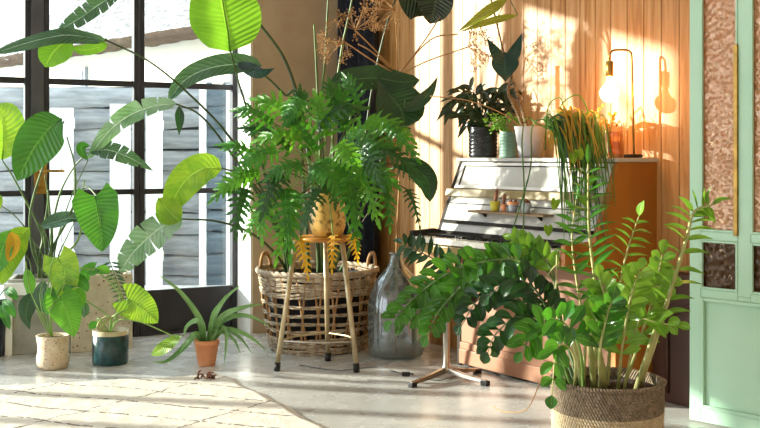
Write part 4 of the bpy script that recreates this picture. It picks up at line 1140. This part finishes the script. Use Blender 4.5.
hleaf(t, base, [(50, 315), (50, 300)], [(52, 286), (50, 300), (46, 315)], 14, 5.8, 'L_phil', kind='ellipse')
hleaf(t, base, [(44, 320), (30, 290), (26, 262)], [(26, 268), (30, 285), (28, 300)], 12, 5.85, 'L_phil2', kind='lance')

# ---------------------------------------------------------------- teal pot
c = F(106, 366.5)+V((0, .1, 0)); r = .105; h = .2
t = thing('potted_plant', 'dark teal pot with a cream rim and sprawling pale stems', 'potted plant', c)
obj('pot', MB().lathe([(r*.97, 0), (r, .006), (r, h-.002), (r*.97, h), (r*.92, h), (r*.9, h-.03), (.001, h-.03)], c, 44), 'teal', t)
obj('soil', MB().lathe([(r*.9, h-.027), (.001, h-.02)], c, 24), 'soil', t)
base = c+V((0, 0, h-.025))
hleaf(t, base, [(112, 318), (128, 308)], [(127, 299), (138, 305), (148, 313), (158, 323)], 36, 6.0, 'L_lime', nrm=(-.1, -1, .1), label='large sunlit heart leaf', r=.005, hb=.3)
hleaf(t, base, [(118, 320), (140, 322), (160, 330), (178, 338)], [(181, 336), (172, 342), (160, 350), (151, 355)], 15, 5.95, 'L_lime', kind='ellipse', nrm=(0, -1, .8), label='leaf lying low over the floor')
hleaf(t, base, [(110, 318), (88, 302), (78, 298)], [(78, 300), (84, 310), (84, 318)], 12, 6.0, 'L_grey_sheen', kind='lance')
hleaf(t, base, [(120, 300), (112, 284), (95, 270)], [(95, 268), (86, 272), (88, 282)], 14, 6.1, 'L_phil')
hleaf(t, base, [(122, 298), (110, 276), (92, 270), (78, 268)], [(96, 268), (105, 270), (111, 272)], 10, 6.1, 'L_phil2', kind='lance')
hleaf(t, base, [(104, 325), (98, 318)], [(98, 322), (92, 326), (90, 330)], 8, 6.0, 'L_phil', kind='lance')
mb = MB()
for l in ([(100, 328), (104, 322), (112, 318)], [(102, 327), (110, 318), (118, 314)], [(98, 328), (101, 320), (108, 316)]): mb.tube(cr([base]+[P(x, y, 6.0) for x, y in l], 4), .006, 6)
obj('thick_roots', mb, 'palestem', t)

# ---------------------------------------------------------------- terracotta pot with aloe like blades
c = F(205, 367)+V((0, .06, 0)); h = .15
t = thing('spiky_plant', 'small terracotta pot of long arching grey-green blades', 'potted plant', c)
obj('pot', MB().lathe([(.048, 0), (.05, .004), (.07, h-.03), (.073, h-.028), (.074, h), (.066, h), (.062, h-.02), (.001, h-.025)], c, 40), 'terracotta', t)
obj('soil', MB().lathe([(.06, h-.019), (.001, h-.015)], c, 24), 'soil', t)
b = c+V((0, 0, h-.02)); Y = c.y
for l, w_ in (([(200, 320), (180, 292), (156, 273)], 7), ([(214, 318), (226, 298), (245, 282)], 7), ([(214, 315), (222, 303), (225, 295)], 6), ([(222, 318), (243, 308), (264, 304)], 8),
              ([(222, 322), (246, 316), (272, 327)], 8), ([(226, 330), (248, 336), (271, 354)], 6), ([(224, 330), (240, 338), (253, 355)], 5), ([(220, 332), (234, 340), (241, 355)], 5),
              ([(214, 328), (226, 332), (224, 368)], 7), ([(196, 336), (182, 350), (166, 362), (150, 361)], 8), ([(200, 322), (188, 326), (183, 338)], 8), ([(196, 334), (186, 344), (176, 358)], 6)):
    mb = MB(); q = [b+V(((l[0][0]-207)*.0015, R(-.02, .02), 0))]+[P(x, y, Y-R(.0, .1)) for x, y in l]
    leaf(mb, q, w_*Y/FPX*1.1, (0, -1, .7), .5, 'strap', 14, 2); obj('blade', mb, 'L_aloe', t)
# crumpled dried leaves by the rug
c = F(206, 381)
mb = MB()
for i in range(14):
    q = c+V((R(-.05, .05), R(-.04, .04), R(.005, .02))); d = V((R(-1, 1), R(-1, 1), R(0, .7))).normalized()*.045
    leaf(mb, [q, q+d*.5+V((0, 0, .012)), q+d], .022, (R(-1, 1), R(-1, 1), 1), .7, 'ellipse', 5, 1)
obj('dried_leaf_pile', mb, M['cactus'], None, label='small pile of crumpled brown dried leaves at the back edge of the rug', cat='dried leaves', loc=c, kind='stuff')

# ---------------------------------------------------------------- basket plant in the right foreground
c = V((.865, 4.0, 0)); rt, rb, h = .212, .20, .375
t = thing('zz_plant', 'glossy feathery-leaved plant in a two-tone seagrass basket in the foreground', 'potted plant', c)
def rows(z0, z1, step=.0125):
    pf = []; z = z0
    while z < z1-.001:
        rr = rb+(rt-rb)*(z/h)**.6
        pf += [(rr-.004, z), (rr+.002, z+step*.3), (rr+.002, z+step*.7), (rr-.004, z+step*.99)]; z += step
    return pf
zm = .262
obj('basket', MB().lathe([(.1, .001)]+rows(.002, zm), c, 72, .006, 36), 'seagrass', t)
obj('basket_band', MB().lathe(rows(zm, h-.01)+[(rt+.006, h-.008), (rt+.008, h), (rt-.004, h+.006), (rt-.014, h), (rt-.018, h-.05)], c, 72, .006, 36), 'seagrass_dark', t, label='dark brown upper band')
vs = []; fs = []
mb = MB()
for i in range(9):
    for k in range(36): 
        a = k*math.pi/18; rr = (rt-.016)*i/8; vs.append(c+V((rr*math.cos(a), rr*math.sin(a), h-.03+R(-.006, .008))))
for i in range(8):
    for k in range(36): l = (k+1) % 36; fs.append((i*36+k, (i)*36+l, (i+1)*36+l, (i+1)*36+k))
mb.add(vs, fs); obj('soil', mb, 'soil', t)
CB = c+V((0, 0, h-.03))
def zz(path, Y0, Y1, n, lpx, wpx, m, r=.008, ang=55, t0=.3, sm='palestem', dirz=0, base=None, flat=.0, alt=True):
    if wpx >= 10: n = int(n*1.35); lpx *= .86; wpx *= .9
    st = [base if base is not None else CB]+pts_(path, Y0, Y1)
    q = cr(st, 8); k = len(q)-1
    s_ = obj('stem', MB().tube(q, [r*(1-.7*i/k) for i in range(k+1)], 8), sm, t)
    mb = MB()
    for i in range(n):
        tt = t0+(1-t0)*i/(n-1) if n > 1 else 1
        p = at(q, tt); tg = (at(q, min(1, tt+.03))-at(q, max(0, tt-.03))).normalized()
        vw = V((0, -1, 0)); s0 = tg.cross(vw); s0 = s0.normalized() if s0.length > .1 else V((1, 0, 0))
        for sd in ((-1, 1) if i < n-1 else (0,)):
            a = math.radians(ang+R(-14, 14)); L = lpx*p.y/FPX*R(.8, 1.15)*(1-.35*max(0, tt-.7)/.3)
            out = s0*sd*math.sin(a)+tg*math.cos(a)+vw*R(-.35, .55)
            if sd == 0: out = tg
            out = out.normalized(); e = p+out*L+V((0, 0, dirz*L))
            md = (p+e)/2+V((0, 0, .1*L))-tg*.04*L
            nr = V((R(-.45, .45), -1+flat, R(.1, .9)+flat*2))
            leaf(mb, [p, md, e], wpx*p.y/FPX*R(.85, 1.15), nr, .28, 'obov' if wpx > 9 else 'lance', 7, 2)
    obj('leaflets', mb, m, s_)
o = lambda dx, dy=0: CB+V((dx, dy, 0))
zz([(596, 300), (589, 230), (588, 164)], 4.0, 3.95, 15, 30, 7, 'L_zz', .009, 72, .34, base=o(-.05), flat=.5)
zz([(612, 330), (625, 260), (639, 216)], 4.0, 4.0, 13, 24, 9, 'L_zzl', .008, 75, .25, base=o(-.0), flat=.5)
zz([(652, 350), (668, 300), (686, 240), (694, 212), (712, 205)], 4.0, 3.9, 14, 28, 9, 'L_zzl', .012, 75, .35, base=o(.12), flat=.4)
zz([(640, 340), (655, 290), (662, 255)], 4.1, 4.15, 9, 26, 11, 'L_zzl', .007, 60, .3, base=o(.08, .05))
zz([(622, 350), (630, 300), (640, 270)], 3.9, 3.85, 8, 28, 13, 'L_zzl', .007, 55, .3, base=o(.03, -.05))
zz([(585, 330), (578, 290), (572, 240), (576, 200)], 4.1, 4.15, 11, 24, 8, 'L_zz', .007, 65, .3, base=o(-.08, .05), flat=.3)
# bright big leaves at the left of the basket
zz([(580, 350), (566, 325), (552, 318)], 3.85, 3.7, 4, 34, 15, 'L_phil', .007, 60, .45, base=o(-.1, -.06), sm='brightstem')
zz([(575, 360), (565, 345), (556, 352), (552, 395)], 3.8, 3.72, 6, 24, 13, 'L_zz', .006, 45, .4, base=o(-.14, -.08))
zz([(600, 350), (606, 320), (612, 300)], 3.8, 3.7, 6, 32, 15, 'L_zz', .007, 50, .35, base=o(-.04, -.06))
zz([(590, 340), (604, 305), (600, 280)], 3.85, 3.8, 7, 30, 14, 'L_zzl', .007, 50, .3, base=o(-.06, -.05))
zz([(634, 340), (640, 320), (655, 322), (676, 326)], 3.9, 3.8, 5, 24, 12, 'L_zzl', .006, 40, .5, base=o(.05, -.06))
zz([(600, 340), (620, 310), (645, 290), (668, 285)], 4.1, 4.1, 7, 28, 15, 'L_zzl', .006, 50, .35, base=o(.02, .06))
# arching stems to the left
zz([(556, 330), (548, 290), (522, 262), (482, 262), (445, 275), (412, 300), (393, 322)], 4.1, 4.5, 17, 25, 11, 'L_zz', .009, 55, .38, base=o(-.14), sm='stem')
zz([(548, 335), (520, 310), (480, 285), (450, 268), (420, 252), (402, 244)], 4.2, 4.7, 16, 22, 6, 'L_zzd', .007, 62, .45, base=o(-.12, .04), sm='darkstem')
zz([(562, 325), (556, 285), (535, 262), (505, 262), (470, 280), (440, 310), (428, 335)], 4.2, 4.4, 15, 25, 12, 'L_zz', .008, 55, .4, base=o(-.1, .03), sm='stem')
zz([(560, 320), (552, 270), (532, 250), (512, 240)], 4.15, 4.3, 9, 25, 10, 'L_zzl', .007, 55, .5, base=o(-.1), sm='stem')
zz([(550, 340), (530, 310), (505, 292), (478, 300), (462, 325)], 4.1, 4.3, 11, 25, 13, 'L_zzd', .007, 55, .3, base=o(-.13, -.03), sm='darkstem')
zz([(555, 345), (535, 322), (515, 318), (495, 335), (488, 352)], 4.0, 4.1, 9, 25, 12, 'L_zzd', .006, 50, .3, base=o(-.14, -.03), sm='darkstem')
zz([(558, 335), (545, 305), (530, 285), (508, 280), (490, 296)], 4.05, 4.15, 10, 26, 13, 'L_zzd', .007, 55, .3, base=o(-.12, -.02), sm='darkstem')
zz([(556, 345), (545, 330), (532, 335), (522, 352)], 3.95, 3.95, 6, 28, 13, 'L_zz', .006, 50, .35, base=o(-.14, -.05), sm='stem')
zz([(556, 340), (535, 300), (500, 275), (460, 285), (430, 300), (405, 325)], 4.15, 4.5, 14, 25, 12, 'L_zz', .007, 55, .4, base=o(-.1, .05), sm='stem')
# thin runner hanging to the floor
obj('runner', MB().tube(cr([CB+V((-.19, -.03, .03)), P(545, 372, 4.3), P(528, 408, 4.5), P(505, 412, 4.6), P(492, 406, 4.7)], 6), .0025, 5), 'dry', t, label='dry runner trailing on the floor')
for l in ([(552, 330), (556, 290), (557, 255)], [(540, 300), (548, 275), (560, 262)]):
    obj('stem', MB().tube(cr([o(-.15)]+pts_(l, 4.1, 4.1), 5), .003, 5), 'palestem', t)
# thick pale bases
for dx, px, py in ((-.10, 570, 325), (-.06, 588, 318), (-.02, 596, 330), (.10, 655, 330)):
    obj('stem', MB().tube(cr([o(dx, -.05), P(px, py, 3.93)], 4), [.013, .012, .011, .010, .007], 8), 'palestem', t)

# ---------------------------------------------------------------- light
w = bpy.data.worlds.new('World'); bpy.context.scene.world = w; w.use_nodes = True
nt = w.node_tree; nt.nodes.clear()
bg = nt.nodes.new('ShaderNodeBackground'); wo = nt.nodes.new('ShaderNodeOutputWorld')
bg.inputs[0].default_value = (.86, .93, 1, 1); bg.inputs[1].default_value = 3.2
nt.links.new(bg.outputs[0], wo.inputs[0])
sun = bpy.data.lights.new('sun', 'SUN'); so = bpy.data.objects.new('sun', sun); C.objects.link(so)
sun.energy = 14.0; sun.angle = math.radians(1.2); sun.color = (1, .9, .76)
el = math.radians(12); az = V((-.98, .2, 0)).normalized()
d = V((az.x*math.cos(el), az.y*math.cos(el), math.sin(el)))
so.rotation_euler = (-d).to_track_quat('-Z', 'Y').to_euler()
so.location = (-8, 9, 5)

cam = bpy.data.cameras.new('camera'); co = bpy.data.objects.new('camera', cam); C.objects.link(co)
cam.sensor_fit = 'HORIZONTAL'; cam.sensor_width = 36; cam.lens = FPX/760*36
cam.shift_y = -(214-CY)/760
co.location = (0, 0, H); co.rotation_euler = (math.pi/2, 0, 0)
bpy.context.scene.camera = co
vs_ = bpy.context.scene.view_settings
vs_.view_transform = 'Standard'; vs_.look = 'None'; vs_.exposure = .35; vs_.gamma = 1; vs_.use_curve_mapping = False
cy = bpy.context.scene.cycles
cy.max_bounces = 10; cy.transparent_max_bounces = 24; cy.use_denoising = True; cy.sample_clamp_indirect = 6
